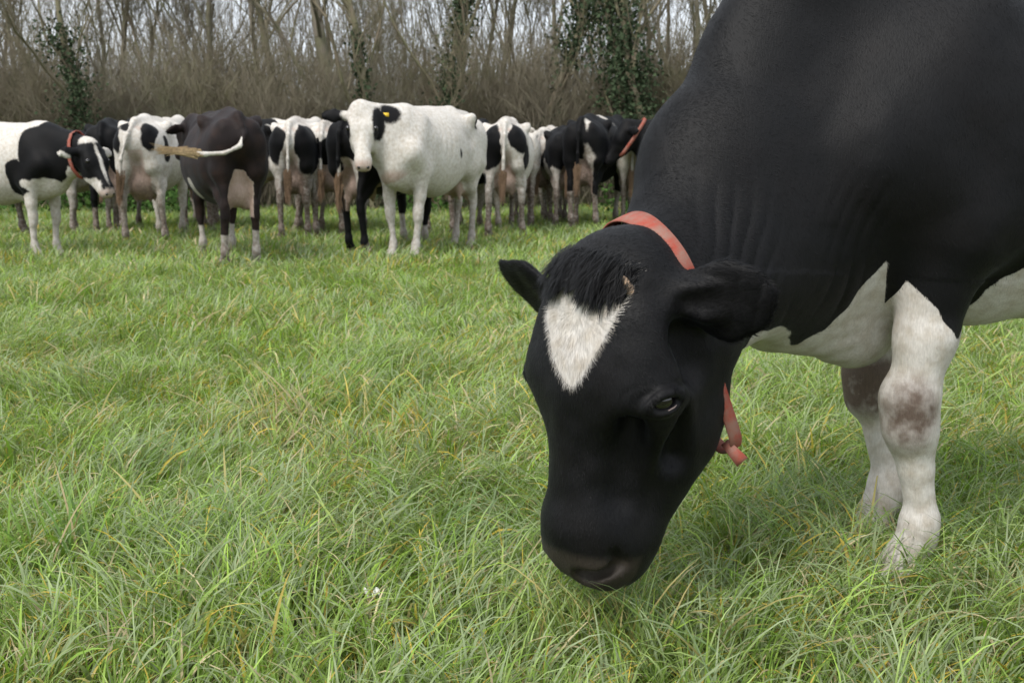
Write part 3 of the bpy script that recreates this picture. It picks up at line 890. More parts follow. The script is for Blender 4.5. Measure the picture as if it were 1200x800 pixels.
# ------------------------------------------------------------------ the near cow
HPHI = math.radians(190)
HF = np.array([math.cos(HPHI), math.sin(HPHI), 0]); HL = np.array([-math.sin(HPHI), math.cos(HPHI), 0])
H_ORG = np.array([0.93, 2.50, 0]) - .47 * HF - .15 * HL
def to_c(p):                       # world -> the cow's own frame
    q = np.asarray(p, float) - H_ORG
    return np.array([q @ HF, q @ HL, q[2]])
def dir_c(v):
    v = np.asarray(v, float); return np.array([v @ HF, v @ HL, v[2]])
H_POLL = to_c((0.118, 2.10, 0.780))
H_HM = frame(dir_c((-.79, -.61, 0.02)), dir_c((-.075, -.03, -1)))
H_HS = np.array([1.035, 1.40, 1.34])
H_CREST = [(.53, 0, 1.36, .13), (.735, .01, 1.355, .150), (.85, .04, 1.185, .128), (.965, .10, .99, .13), (1.085, .20, .79, .105)]
H_EARS = (((-.14, -.42, 1.0), (.15, .85, .5), .68, .052, -.022), ((-.30, -.02, 1.0), (.80, .85, -.1), 1.15, .060, .050))
def hero_prims():
    Y_ = (0, 1, 0)
    P = body_prims(None)
    P += [cone((.66, 0, .80), (.80, .05, .70), .17, .12, k=.10, w=Y_, f=.8),
          cone((.78, .05, .655), (.58, 0, .60), .085, .10, k=.09, w=Y_, f=.9)]
    P += front_leg(1, .49, .15, kx=.515, big=1.07, elbow=(.46, .175, .80)) + front_leg(-1, .41, -.15, kx=.445, big=1.12)
    P.append(cone((.515, .163, .455), (.508, .160, .39), .058, .052, k=.04))
    P.append(cone((.507, .158, .40), (.487, .15, .30), .050, .034, k=.03))
    P.append(cone((.448, -.163, .45), (.445, -.160, .39), .058, .052, k=.03))
    P.append(cone((.62, .33, 1.10), (.60, .30, .78), .03, .03, k=.07, op='-'))
    P.append(cone((.28, .36, .95), (.34, .32, .80), .03, .03, k=.07, op='-'))
    P += hind_leg(1, -.62, .16) + hind_leg(-1, -.85, -.16)
    P += udder_prims()
    hM = H_HM
    te = H_POLL + hM @ (np.array([.02, -.11, 0]) * H_HS); le = H_POLL + hM @ (np.array([.13, -.16, 0]) * H_HS)
    for (x0, y0, z0, r0), (x1, y1, z1, r1) in zip(H_CREST[:-1], H_CREST[1:]):
        P.append(cone((x0, y0, z0), (x1, y1, z1), r0, r1, k=.06, w=Y_, f=.75))
    P += [cone(H_CREST[-1][:3], te, .115, .10, k=.06),
          cone((.60, 0, .94), le, .23, .10, k=.12, w=Y_, f=.75),
          cone((.52, 0, 1.08), (H_CREST[3][0] - .02, .10, .92), .30, .16, k=.12, w=Y_, f=.68)]
    P += [cone((-.94, 0, 1.36), (-1.03, 0, 1.20), .035, .028, k=.05), cone((-1.03, 0, 1.20), (-1.05, 0, .62), .028, .016, k=.03)]
    nb = len(P)
    P += xform(head_prims(True, H_EARS, ear_t=.011), hM, H_POLL, H_HS)
    return P, nb
HP, HNB = hero_prims()
H_EYES = []
for s in (1, -1):
    _p, _n = march(HP, H_POLL + H_HM @ (np.array([.207, -.062, .07 * s]) * H_HS), H_HM @ np.array([0, .12, 1.0 * s]))
    _ep, _low = eye_prims(_p, _n, H_HM, 1.22)
    HP += _ep; H_EYES.append((_p, _n, _low))
def headf(V):
    return ((V - H_POLL) @ H_HM) / H_HS
def sstep(x, a, b):
    t = np.clip((x - a) / (b - a), 0, 1); return t * t * (3 - 2 * t)
HV, HFc = polygonise(HP, HGRID)
HV = laplace(HV, HFc, 2, .5)

def vnormals(V, F):
    n = np.cross(V[F[:, 2]] - V[F[:, 0]], V[F[:, 3]] - V[F[:, 1]])
    o = np.stack([sum(np.bincount(F[:, c], n[:, i], len(V)) for c in range(4)) for i in range(3)], 1)
    return o / (np.linalg.norm(o, axis=1)[:, None] + 1e-12)
HN = vnormals(HV, HFc)
# loose skin: folds on the neck in front of the shoulder, soft folds on the brisket, veins and muscle relief
_x, _y, _z = HV.T
_m = sstep(_x, .60, .70) * (1 - sstep(_x, .98, 1.12)) * sstep(_z, .62, .70) * (1 - sstep(_z, .84, .98))
_ph = (_x + .35 * (_z - .8) + .35 * (_z - .85) ** 2 + noise3(HV, 5, 9) * .035 + noise3(HV, 13, 5) * .008) / .038 * 2 * math.pi
_m2 = _m * np.clip(noise3(HV * [1, 1, .35], 9, 8) * .8 + .6, 0, 1)
disp = _m2 * (np.abs(np.sin(_ph / 2)) ** .7 - .6) * .0065
_mb = sstep(_x, .58, .66) * (1 - sstep(_x, .88, .95)) * (1 - sstep(_z, .66, .74)) * np.clip(noise3(HV, 7, 55) + .3, 0, 1)
disp += _mb * np.sin((_z + .25 * (_x - .7) + noise3(HV, 6, 2) * .02) / .045 * 2 * math.pi) * .003
disp += noise3(HV, 7, 21) * .004 * (headf(HV)[:, 0] < -.02) + noise3(HV, 22, 22) * .0012
_hf = headf(HV)
_hm = (_hf[:, 0] > 0) & (_x > .95)
disp += _hm * noise3(HV, 30, 31) * .0016
# fine wrinkles round the eyes
_ed = np.linalg.norm((np.stack([_hf[:, 0] - .206, _hf[:, 1] + .064, np.abs(_hf[:, 2]) - .10], 1)) * [1.25, 1, 1], axis=1)
disp += _hm * np.sin((_ed - .03) / .0095 * 2 * math.pi) * .0011 * sstep(_ed, .028, .036) * (1 - sstep(_ed, .045, .065))
HV = HV + HN * disp[:, None]
HN = vnormals(HV, HFc)
print('hero', len(HV), time.time() - T0)

def hero_fields(V):
    hh = headf(V)
    x, y, z = V[:, 0], V[:, 1], V[:, 2]
    nz = noise3(V, 14, 3) * .5 + noise3(V, 34, 4) * .25
    is_head = (hh[:, 0] > -.02) & (x > .95)
    line = np.interp(x, [-1.2, -.6, -.2, .1, .2, .26, .36, .45, .56, .575, .61, .65, .68, .72, .77, .82, .88, 1.05], [1.0, .90, .88, .97, .92, .76, .66, .60, .73, .66, .77, .725, .66, .603, .592, .615, .64, .60])
    blk = z - line + nz * .03
    c = np.interp(hh[:, 0], [0, .10, .215], [.006, .004, .026])
    w = np.interp(hh[:, 0] + .006 * np.sin(hh[:, 2] * 90), [0, .045, .09, .155, .200, .222], [.066, .072, .066, .034, .008, -.03])
    blz = np.abs(hh[:, 2] - c) - w + nz * .008
    blk = np.where(is_head, np.where(hh[:, 1] > -.06, blz, .1), blk)
    dirt = (1 - sstep(np.sqrt(((z - .435) / .095) ** 2 + ((x - .535) / .065) ** 2), .5, 1.15)) * (y > 0) + (1 - sstep(np.abs(z - .43), .03, .11)) * (y < 0) * 1.3
    dirt = dirt * (x > .3)
    dirt = np.maximum(dirt, sstep(.30 - z, 0, .28) * .42)
    hoof = (z < .055).astype(float)
    nose = is_head * sstep(hh[:, 0], .505, .525) * sstep(hh[:, 1], -.10, -.085)
    hoof = np.maximum(hoof, nose * .13)
    pink = np.clip((-.45 - x) / .1, 0, 1) * (z < .80) * (np.abs(y) < .16) * (z > .45) * .7
    return blk, dirt, pink, hoof
M_HERO = coat_material('coat_near_cow', fine=1.6, edge=.004, bump=.30, spec=.19, rough=.56, black=(.0028, .0028, .0034))
hb, hd, hp_, hf_ = hero_fields(HV)
hero = link('cow', np_mesh('cow', HV, HFc, 4, M_HERO, True, dict(blk=hb, dirt=hd, pink=hp_, hoof=hf_)))
hero.location = H_ORG; hero.rotation_euler = (0, 0, HPHI)
tag(hero, 'large black cow grazing in the foreground with a white blaze on its forehead', 'cow')
M_RIM = simple_mat('eyelid_rim', (0.24, 0.18, 0.165), rough=.35)
for (p_, n_, low_) in H_EYES:
    ball('eye', p_ - n_ * .0262, .0300, M_EYE, hero)
    Vq, Fq = [], []
    up_ = low_[4] - p_; up_ /= np.linalg.norm(up_)
    for i, c in enumerate(low_):
        for j in range(6):
            th = j * math.pi / 3; Vq.append(c - up_ * .0035 + n_ * .0035 + (n_ * math.cos(th) + up_ * math.sin(th)) * (.0003 + .0013 * math.sin(math.pi * i / 8)))
    for i in range(8):
        for j in range(6):
            Fq.append((i*6+j, i*6+(j+1) % 6, (i+1)*6+(j+1) % 6, (i+1)*6+j))
    link('eyelid', np_mesh('eyelid', np.array(Vq), np.array(Fq), 4, M_RIM), hero)

def strands(name, R, D, Nn, length, width, mat, parent, attrs, bend=0.0, seg=2, side=None):
    """thin tapered strands as a mesh: roots R, directions D, surface normals Nn"""
    n = len(R)
    length = np.broadcast_to(length, (n,)); width = np.broadcast_to(width, (n,))
    side = np.cross(D, Nn); side /= np.linalg.norm(side, axis=1)[:, None] + 1e-9
    rows = []
    for i in range(seg + 1):
        t = i / seg
        c = R + D * (length * t)[:, None] - Nn * (bend * length * t * t)[:, None]
        if i < seg:
            wv = side * (width * (1 - .45 * t))[:, None]
            rows += [c - wv, c + wv]
        else:
            rows.append(c)
    V = np.stack(rows, 1).reshape(-1, 3)
    m = 2 * seg + 1
    tri = []
    for i in range(seg - 1):
        a = 2 * i
        tri += [[a, a + 1, a + 3], [a, a + 3, a + 2]]
    tri.append([2 * seg - 2, 2 * seg - 1, 2 * seg])
    F = (np.arange(n)[:, None, None] * m + np.array(tri)[None]).reshape(-1, 3)
    at = {k: np.repeat(v, m) for k, v in attrs.items()}
    return link(name, np_mesh(name, V, F, 3, mat, True, at), parent)

# short coat hair over the part of the body in and near the picture
def hero_hair(n):
    F = HFc
    C = HV[F].mean(1)
    ar = np.linalg.norm(np.cross(HV[F[:, 2]] - HV[F[:, 0]], HV[F[:, 3]] - HV[F[:, 1]]), axis=1)
    hh = headf(C)
    near = sstep(C[:, 0], -.15, .2)
    wgt = ar * near * np.where(HN[F[:, 0]][:, 1] < -.35, .15, 1) * np.where(C[:, 0] > .95, 2.6, 1) * (C[:, 2] > .05)
    wgt *= np.where((_hm_all := (hh[:, 0] > .50) & (C[:, 0] > .95)), .25, 1)
    ee = np.min([np.linalg.norm(C - e_[0], axis=1) for e_ in H_EYES], axis=0); wgt *= np.where(ee < .030, 0.0, 1)
    fi = RNG.choice(len(F), n, p=wgt / wgt.sum())
    u, v = RNG.random(n), RNG.random(n)
    q = HV[F[fi]]
    R = ((1-u)*(1-v))[:, None]*q[:, 0] + (u*(1-v))[:, None]*q[:, 1] + (u*v)[:, None]*q[:, 2] + ((1-u)*v)[:, None]*q[:, 3]
    nn = HN[F[fi, 0]] + HN[F[fi, 2]]; nn /= np.linalg.norm(nn, axis=1)[:, None]
    hh = headf(R); head = (hh[:, 0] > -.03) & (R[:, 0] > .95)
    flow = np.tile([-.45, 0, -1.0], (n, 1))
    neck = sstep(R[:, 0], .6, .8)[:, None]
    flow = flow * (1 - neck) + np.array([-.8, -.25, -.55]) * neck
    dwn = H_HM[:, 0]; sd = H_HM[:, 2]
    # whorl on the forehead
    wv = np.outer(np.clip((hh[:, 0] - .10) / .06, -1, 1), dwn) + np.outer(hh[:, 2] / .08, sd)
    flow = np.where(head[:, None], wv * .9 + dwn * .5, flow)
    flow += np.stack([noise3(R, 11, 41), noise3(R, 11, 42), noise3(R, 11, 43)], 1) * .45
    flow -= nn * np.einsum('ij,ij->i', flow, nn)[:, None]
    flow /= np.linalg.norm(flow, axis=1)[:, None] + 1e-9
    D = flow + nn * RNG.uniform(.15, .38, n)[:, None] + RNG.normal(0, .13, (n, 3))
    D /= np.linalg.norm(D, axis=1)[:, None]
    b_, d_, p_, h_ = hero_fields(R)
    ln = RNG.uniform(.007, .014, n) * np.where(head & (b_ < 0), 1.7, 1) * np.where((np.abs(hh[:, 2]) > .135) & (hh[:, 0] < .14) & (R[:, 0] > .95), 1.9, 1)
    return strands('coat_hair', R - nn * .0008, D, nn, ln, .00034, M_HERO, hero, dict(blk=b_ + RNG.normal(0, .003, n), dirt=d_, pink=p_, hoof=h_), bend=.25)
if HAIR:
    hero_hair(HAIR)

# forelock: long black hair falling forward over the top of the blaze
M_LOCK = coat_material('forelock_hair', fine=1.6, edge=.004, bump=.0)
def forelock():
    R, D, NN = [], [], []
    for c in range(230):
        z0 = RNG.uniform(-.052, .074); x0 = RNG.uniform(-.022, .024)
        n_ = H_HM @ np.array([-.45 + x0 * 8, .9, z0 * 4.0]); n_ /= np.linalg.norm(n_)
        p = H_POLL + H_HM @ (np.array([x0, -.045, z0]) * H_HS)
        for _ in range(80):
            d = sdf(p[None], HP)[0]
            if d > -.001: break
            p = p + n_ * max(.0015, -d * .7)
        tooth = .5 + .5 * math.cos((z0 + .040) / .075 * 2 * math.pi)       # two long points of hair
        ln = RNG.uniform(.042, .058) * (.75 + .65 * tooth) * (1 if x0 > -.01 else .8)
        fall = H_HM @ np.array([1.0, .06, -.20 + z0 * 1.2 + RNG.normal(0, .14)])
        fall -= n_ * (fall @ n_) * .6; fall /= np.linalg.norm(fall)
        tip = p + fall * ln + n_ * (.010 + .16 * ln * (x0 < .0))
        for k in range(30):
            r_ = p + RNG.normal(0, .0065, 3)
            t_ = tip + RNG.normal(0, .0035, 3) + fall * RNG.uniform(-.022, .008)
            R.append(r_); D.append(t_ - r_ + n_ * ln * .30); NN.append(n_)
    R, D, NN = map(np.array, (R, D, NN))
    LN = np.linalg.norm(D, axis=1); D /= LN[:, None]
    n = len(R)
    return strands('forelock', R, D, NN, LN, .0006, M_LOCK, hero, dict(blk=np.ones(n), dirt=np.zeros(n), pink=np.zeros(n), hoof=np.zeros(n)), bend=.28, seg=6)
forelock()

# horn bud beside the forelock
def lathe(name, a, b, prof, mat, parent, seg=14):
    a, b = np.array(a, float), np.array(b, float); ax = b - a; ax_l = np.linalg.norm(ax); ax /= ax_l
    u = np.cross(ax, [0.3, .2, .9]); u /= np.linalg.norm(u); v = np.cross(ax, u)
    V, F = [], []
    for t, r in prof:
        for j in range(seg):
            th = 2 * math.pi * j / seg
            V.append(a + ax * (t * ax_l) + (u * math.cos(th) + v * math.sin(th)) * r)
    m = len(prof)
    for i in range(m - 1):
        for j in range(seg):
            F.append((i*seg+j, i*seg+(j+1) % seg, (i+1)*seg+(j+1) % seg, (i+1)*seg+j))
    return link(name, np_mesh(name, np.array(V), np.array(F), 4, mat), parent)
def surf(hd, z, n0=-.04, dirn=(0, 1, 0)):
    """point of the head surface from inside outwards, head-frame inputs"""
    p = H_POLL + H_HM @ (np.array([hd, n0, z]) * H_HS); n_ = H_HM @ np.array(dirn, float); n_ /= np.linalg.norm(n_)
    for _ in range(80):
        d = sdf(p[None], HP)[0]
        if d > -.0008: break
        p = p + n_ * max(.0015, -d * .7)
    return p, n_
_p, _n = surf(.022, .070, dirn=(-.25, .9, .55))
lathe('horn', _p - _n * .010 + H_HM @ np.array([.010, 0, 0]), _p + _n * .012 + H_HM @ np.array([-.020, .003, -.010]), [(0, .0125), (.3, .012), (.6, .009), (.85, .005), (.96, .0022), (1, .0004)], M_HORN, hero)

# collar: a worn strap round the neck, hanging loose under the throat
def collar():
    top = to_c((.235, 2.33, .795)); bot = to_c((.432, 2.24, .425))
    near = to_c((.38, 2.05, .70))
    ctr = (top * .55 + bot * .45)
    e1 = top - ctr; e1 /= np.linalg.norm(e1)
    e2 = near - ctr; e2 -= e1 * (e2 @ e1); e2 /= np.linalg.norm(e2)
    ax = np.cross(e1, e2)
    body = HP[:HNB]
    ctr2 = ctr + e1 * .05
    pts = []
    for th in np.linspace(0, 2 * math.pi, 90, endpoint=False):
        dd = e1 * math.cos(th) + e2 * math.sin(th)
        ts = np.arange(0, .5, .004)
        ds = sdf(ctr2 + ts[:, None] * dd, body)
        k = np.argmax(ds > .007) if (ds > .007).any() else len(ts) - 1
        q = ctr2 + ts[k] * dd - ctr
        pts.append((q @ e2, q @ e1))
    b2 = bot - ctr
    bx, by = b2 @ e2, b2 @ e1
    for t in np.linspace(0, math.pi, 9):
        pts.append((bx + .05 * math.cos(t), by - .02 * math.sin(t)))
    pts = sorted(set((round(a, 5), round(b, 5)) for a, b in pts))
    def half(ps):
        h = []
        for p in ps:
            while len(h) >= 2 and (h[-1][0]-h[-2][0])*(p[1]-h[-2][1]) - (h[-1][1]-h[-2][1])*(p[0]-h[-2][0]) <= 0: h.pop()
            h.append(p)
        return h
    hull = np.array(half(pts)[:-1] + half(pts[::-1])[:-1])
    seg = np.linalg.norm(np.roll(hull, -1, 0) - hull, axis=1); cum = np.concatenate([[0], np.cumsum(seg)])
    n = 120
    s_ = np.linspace(0, cum[-1], n, endpoint=False)
    hc = np.vstack([hull, hull[:1]])
    X = np.interp(s_, cum, hc[:, 0]); Y = np.interp(s_, cum, hc[:, 1])
    for _ in range(3):
        X = .5 * X + .25 * (np.roll(X, 1) + np.roll(X, -1)); Y = .5 * Y + .25 * (np.roll(Y, 1) + np.roll(Y, -1))
    C = ctr + X[:, None] * e2 + Y[:, None] * e1
    T = np.roll(C, -1, 0) - np.roll(C, 1, 0); T /= np.linalg.norm(T, axis=1)[:, None]
    O = np.cross(T, ax); O *= np.sign(np.einsum('ij,ij->i', O, C - ctr))[:, None]
    W = .0235; TH = .0035
    tilt = ax
    prof = [(-W, 0), (-W * .96, TH * .8), (0, TH), (W * .96, TH * .8), (W, 0), (W * .9, -TH * .5), (0, -TH * .3), (-W * .9, -TH * .5)]
    wob = noise3(C, 9, 77) * .003
    ww = .60 + .40 * sstep((C - ctr) @ e1, -.12, .06)
    V = np.stack([C + tilt * (a * ww + wob)[:, None] + O * (b + .003) for a, b in prof], 1).reshape(-1, 3)
    m = len(prof); F = []
    for i in range(n):
        for j in range(m):
            F.append((i*m+j, ((i+1) % n)*m+j, ((i+1) % n)*m+(j+1) % m, i*m+(j+1) % m))
    o = link('collar', np_mesh('collar', V, np.array(F), 4, M_STRAP), hero)
    return o, bot, e1, e2, ax
COL, _bot, _e1, _e2, _ax = collar()
def flap(name, P0, P1, w0, w1, th, mat, parent, wdir):
    """small bent strap end between two points"""
    P0, P1 = np.array(P0), np.array(P1); d = P1 - P0
    wdir = np.array(wdir, float); wdir -= d * (wdir @ d) / (d @ d); wdir /= np.linalg.norm(wdir)
    o = np.cross(d, wdir); o /= np.linalg.norm(o)
    V, F = [], []
    n = 8
    for i in range(n + 1):
        t = i / n; c = P0 + d * t + o * (.012 * math.sin(t * 3.0)); w = w0 + (w1 - w0) * t
        for a, b in ((-1, -1), (1, -1), (1, 1), (-1, 1)):
            V.append(c + wdir * w * a + o * th * b)
    for i in range(n):
        for j in range(4):
            F.append((i*4+j, i*4+(j+1) % 4, (i+1)*4+(j+1) % 4, (i+1)*4+j))
    F += [(0, 3, 2, 1), (n*4, n*4+1, n*4+2, n*4+3)]
    return link(name, np_mesh(name, np.array(V), np.array(F), 4, mat, False), parent)
_w = to_c((.425, 2.21, .428)); _w2 = to_c((.458, 2.19, .392))
flap('strap_end', _w, _w2, .009, .014, .0015, M_STRAP, COL, dir_c((1, -.2, .15)))
# ------------------------------------------------------------------ the herd
M_COAT = coat_material('coat_herd', fine=.55, edge=.012, bump=.06, spec=.14, rough=.65)
M_COAT_BROWN = coat_material('coat_herd_brown', fine=.55, black=(0.014, 0.010, 0.010), brown=.005, edge=.012, bump=.08, spec=.14, rough=.65)
M_SWITCH = simple_mat('tail_hair_blond', (0.42, 0.30, 0.17), rough=.8, noise=.4, nscale=60)
M_SWITCH_D = simple_mat('tail_hair_dirty', (0.16, 0.10, 0.06), rough=.85, noise=.4, nscale=60)

def rotz(a):
    c, s = math.cos(a), math.sin(a)
    return np.array([[c, -s, 0], [s, c, 0], [0, 0, 1]])

EARS_W = (((-.06, -.12, 1.0), (.2, 1.0, .3), 1.20, .062, 0), ((-.06, -.12, 1.0), (.2, 1.0, .3), 1.20, .062, 0))
HERD_GRID = .020
def herd_cow(x, y, heading, label, blobs=(), base=-1, poll=(1.10, 0, 1.46), hyaw=0., hpitch=52, legs=None, udder=0.0, tail=None,
             dirt_amt=0.62, mat=None, collar_z=None, ears=EARS0, size=.97, seed=0, ear_tag=False, switch=None, hfields=None, belly=0.0, hscale=1.06, tail_white=False, eyes=False, group='herd of cows standing along the hedge'):
    """x, y = where the middle of the cow stands; heading in degrees from +X anticlockwise"""
    rr = np.random.default_rng(seed)
    legs = legs or ((.47, .14), (.44, -.14), (-.82, .15), (-.74, -.15))
    poll = np.array(poll, float)
    R = rotz(math.radians(hyaw)); a = math.radians(hpitch)
    d = R @ np.array([math.cos(a), 0, -math.sin(a)]); n = R @ np.array([math.sin(a), 0, math.cos(a)])
    hM = frame(n, d)
    P = body_prims(None)
    if belly:
        P.append(cone((.1, 0, .93), (-.42, 0, .93), .36 + belly, .34 + belly, k=.1, w=(0, 1, 0), f=.95))
    P += front_leg(1, *legs[0]) + front_leg(-1, *legs[1]) + hind_leg(1, *legs[2]) + hind_leg(-1, *legs[3])
    P += neck_prims(poll, hM)
    P += xform(head_prims(False, ears, ear_t=.020), hM, poll, hscale)
    if udder:
        P += udder_prims(udder)
    tp = tail or [(-.96, 0, 1.36), (-1.04, 0, 1.22), (-1.05, .01, .95), (-1.03, .02, .70)]
    for t0, t1 in zip(tp[:-1], tp[1:]):
        P.append(cone(t0, t1, .024, .020, k=.02))
    V, F = polygonise(P, HERD_GRID, blk=12)
    V = laplace(V, F, 1, .5)
    vn = vnormals(V, F)
    rib = sstep(V[:, 0], -.42, -.25) * (1 - sstep(V[:, 0], .15, .30)) * sstep(V[:, 2], .78, .92) * (1 - sstep(V[:, 2], 1.2, 1.32))
    V = V + vn * (rib * np.sin((V[:, 0] + .25 * (V[:, 2] - 1)) / .075 * 2 * math.pi) * .0018 + noise3(V, 6, seed + 50) * .005)[:, None]
    nv = noise3(V, 4.5, seed) * .06 + noise3(V, 11, seed + 3) * .03
    blk = np.full(len(V), .3 * base)
    hh = (V - poll) @ hM / hscale
    head = (hh[:, 0] > 0) & (np.linalg.norm(V - poll, axis=1) < .75)
    for (bx, by, bz, rx, ry, rz, sg) in blobs:
        q = np.sqrt(((V[:, 0] - bx) / rx) ** 2 + ((V[:, 1] - by) / ry) ** 2 + ((V[:, 2] - bz) / rz) ** 2)
        dd = (1 - q) * min(rx, ry, rz) + nv
        blk = np.maximum(blk, dd) if sg > 0 else np.minimum(blk, -dd)
    if hfields is not None:
        for (bx, by, bz, rx, ry, rz, sg) in hfields:
            q = np.sqrt(((hh[:, 0] - bx) / rx) ** 2 + ((hh[:, 1] - by) / ry) ** 2 + ((hh[:, 2] - bz) / rz) ** 2)
            dd = (1 - q) * min(rx, ry, rz)
            blk = np.maximum(blk, dd) if sg > 0 else np.minimum(blk, -dd)
    if tail_white:
        blk = np.where((V[:, 0] < -1.06) & (V[:, 1] > .0), -.1, blk)
    dirt = np.clip((.95 - V[:, 2]) / .75, 0, 1) * dirt_amt + np.clip(noise3(V, 5, seed + 9), 0, 1) * dirt_amt * .5
    dirt *= np.where(V[:, 0] < -.3, 1.6, .9)
    pink = ((V[:, 0] < -.42) & (V[:, 0] > -.88) & (np.abs(V[:, 1]) < .125) & (V[:, 2] < .88) & (V[:, 2] > .45)).astype(float) * (.75 if udder else 0)
    if udder:
        blk = np.where(pink > 0, -.1, blk)
        rear = (V[:, 0] < -.80) & (V[:, 0] > -.985) & (np.abs(V[:, 1]) < .075) & (V[:, 2] > .8) & (V[:, 2] < 1.30)
        pink = np.maximum(pink, rear * .45)
    pink = np.maximum(pink, head * np.clip((hh[:, 0] - .48) / .04, 0, 1) * .6)
    hoof = (V[:, 2] < .06) * .8
    o = link('cow', np_mesh('cow', V * size, F, 4, mat or M_COAT, True, dict(blk=blk, dirt=np.clip(dirt, 0, 1), pink=pink, hoof=hoof)))
    th = math.radians(heading)
    o.location = (x, y, 0); o.rotation_euler = (0, 0, th)
    tag(o, label, 'cow', group)
    # tail switch
    if switch != 'none':
        e = np.array(tp[-1]); dr = e - np.array(tp[-2]); dr /= np.linalg.norm(dr)
        n_ = 260
        r_ = e + rr.normal(0, .018, (n_, 3)) - dr * rr.uniform(0, .12, n_)[:, None]
        tp_ = e + dr * rr.uniform(.14, .27, n_)[:, None] + rr.normal(0, .016, (n_, 3)) + np.array([0, 0, -.03])
        D = tp_ - r_; D /= np.linalg.norm(D, axis=1)[:, None]
        strands('tail_switch', r_ * size, D, np.tile([1.0, .1, .2], (n_, 1)), rr.uniform(.16, .30, n_) * size, .005, switch or M_SWITCH_D, o, {}, bend=.05, seg=3)
    if eyes:
        for s in (1, -1):
            c, cn = march(P, poll + hM @ np.array([.205, -.055, .06 * s]) * hscale, hM @ np.array([0, .45, 1.0 * s]))
            ball('eye', (c - cn * .012) * size, .024 * size, M_EYE, o, seg=12)
        for s in (1, -1):
            c = poll + hM @ np.array([.548, -.044, .036 * s]) * hscale
            ball('nostril', c * size, .017 * size, M_EYE, o, seg=10)
    if collar_z is not None:
        # strap ring round the neck behind the head, hanging a little
        ctr = poll + hM @ np.array(collar_z); ax = hM @ np.array([.30, .95, 0]) ; ax = (poll - np.array([.58, 0, 1.10])); ax /= np.linalg.norm(ax)
        e1 = np.array([0, 0, 1.0]) - ax * ax[2]; e1 /= np.linalg.norm(e1); e2 = np.cross(ax, e1)
        Vr, Fr = [], []; m = 40
        for i in range(m):
            t = 2 * math.pi * i / m
            u = e1 * math.cos(t) + e2 * math.sin(t)
            k = 0.0
            for q_ in np.arange(.02, .40, .008):
                if sdf((ctr + u * q_)[None], P)[0] > .004: k = q_; break
            k = k or .2
            if math.cos(t) < 0: k += .05 * (-math.cos(t))
            for w_, o_ in ((-.022, 0), (-.022, .008), (.022, .008), (.022, 0)):
                Vr.append(ctr + u * (k + o_ + .004) + ax * w_)
        for i in range(m):
            for j in range(4):
                Fr.append((i*4+j, ((i+1) % m)*4+j, ((i+1) % m)*4+(j+1) % 4, i*4+(j+1) % 4))
        link('collar', np_mesh('collar', np.array(Vr) * size, np.array(Fr), 4, M_STRAP, False), o)
    if ear_tag:
        e0, dv, nm = ear_axes(1, *ears[0][:2], 0)
        c = poll + hM @ (e0 + dv * .12 + nm * .036) * hscale; a_, b_ = hM @ dv, hM @ np.cross(nm, dv); nn = hM @ nm
        q = []
        for z_ in (0, .006):
            for i_, j_ in ((-1, -.8), (1, -.8), (1, .8), (-1, .8)):
                q.append((c + a_ * .030 * i_ + b_ * .022 * j_ + nn * z_) * size)
        link('ear_tag', np_mesh('ear_tag', np.array(q), np.array([(0, 3, 2, 1), (4, 5, 6, 7), (0, 1, 5, 4), (1, 2, 6, 5), (2, 3, 7, 6), (3, 0, 4, 7)]), 4, M_TAGY, False), o)
    return o

def stand(u, v, heading, canon, z=.07):
    """middle of a cow whose canonical point `canon` (x, y) on the ground stands under photo pixel (u, v)"""
    p = ground(u, v, z)
    o = p - rotz(math.radians(heading)) @ np.array([canon[0], canon[1], 0])
    return o[0], o[1]

# white cow in the middle, looking at the camera
x, y = stand(473, 296, 247, (.48, 0))
herd_cow(x, y, 247, 'white cow with black eye patches and yellow ear tag looking straight at the camera',
         blobs=[(-.60, .28, 1.28, .06, .08, .06, 1), (-.10, .38, 1.0, .03, .1, .06, 1)], base=-1,
         poll=(.93, -.16, 1.42), hyaw=33, hpitch=66, udder=.95, belly=.0, dirt_amt=0.38, seed=1, size=1.0, ear_tag=True, eyes=True,
         legs=((.50, .13), (.48, -.12), (-.70, .15), (-.95, -.15)), hscale=1.07, switch='none', tail=[(-.96, 0, 1.36), (-1.03, 0, 1.2), (-1.04, 0, .8)],
         hfields=[(.16, -.07, .135, .16, .09, .066, 1), (.21, -.07, -.135, .10, .07, .058, 1), (.05, -.13, .21, .10, .07, .135, 1), (.05, -.13, -.24, .10, .065, .11, 1)], ears=EARS_W)
# dark brown cow, tail swinging out to the left
x, y = stand(283, 304, 114, (-.78, 0))
herd_cow(x, y, 114, 'dark brown cow seen from behind swinging its white tail out to the left',
         blobs=[(-.45, 0, .70, .42, .16, .22, -1), (-.60, .10, .55, .2, .12, .2, -1), (.45, 0, .12, .3, .5, .20, -1), (-.8, 0, .10, .3, .5, .22, -1), (-.15, .3, .72, .14, .14, .16, -1)], base=1, mat=M_COAT_BROWN,
         poll=(1.02, .10, 1.42), hyaw=12, hpitch=40, udder=1.0, belly=.03, dirt_amt=0.44, seed=2, size=.96,
         tail=[(-.96, 0, 1.34), (-1.03, -.03, 1.20), (-1.10, .03, 1.09), (-1.13, .17, 1.03), (-1.13, .34, 1.02), (-1.12, .50, 1.05)], switch=M_SWITCH, tail_white=True)
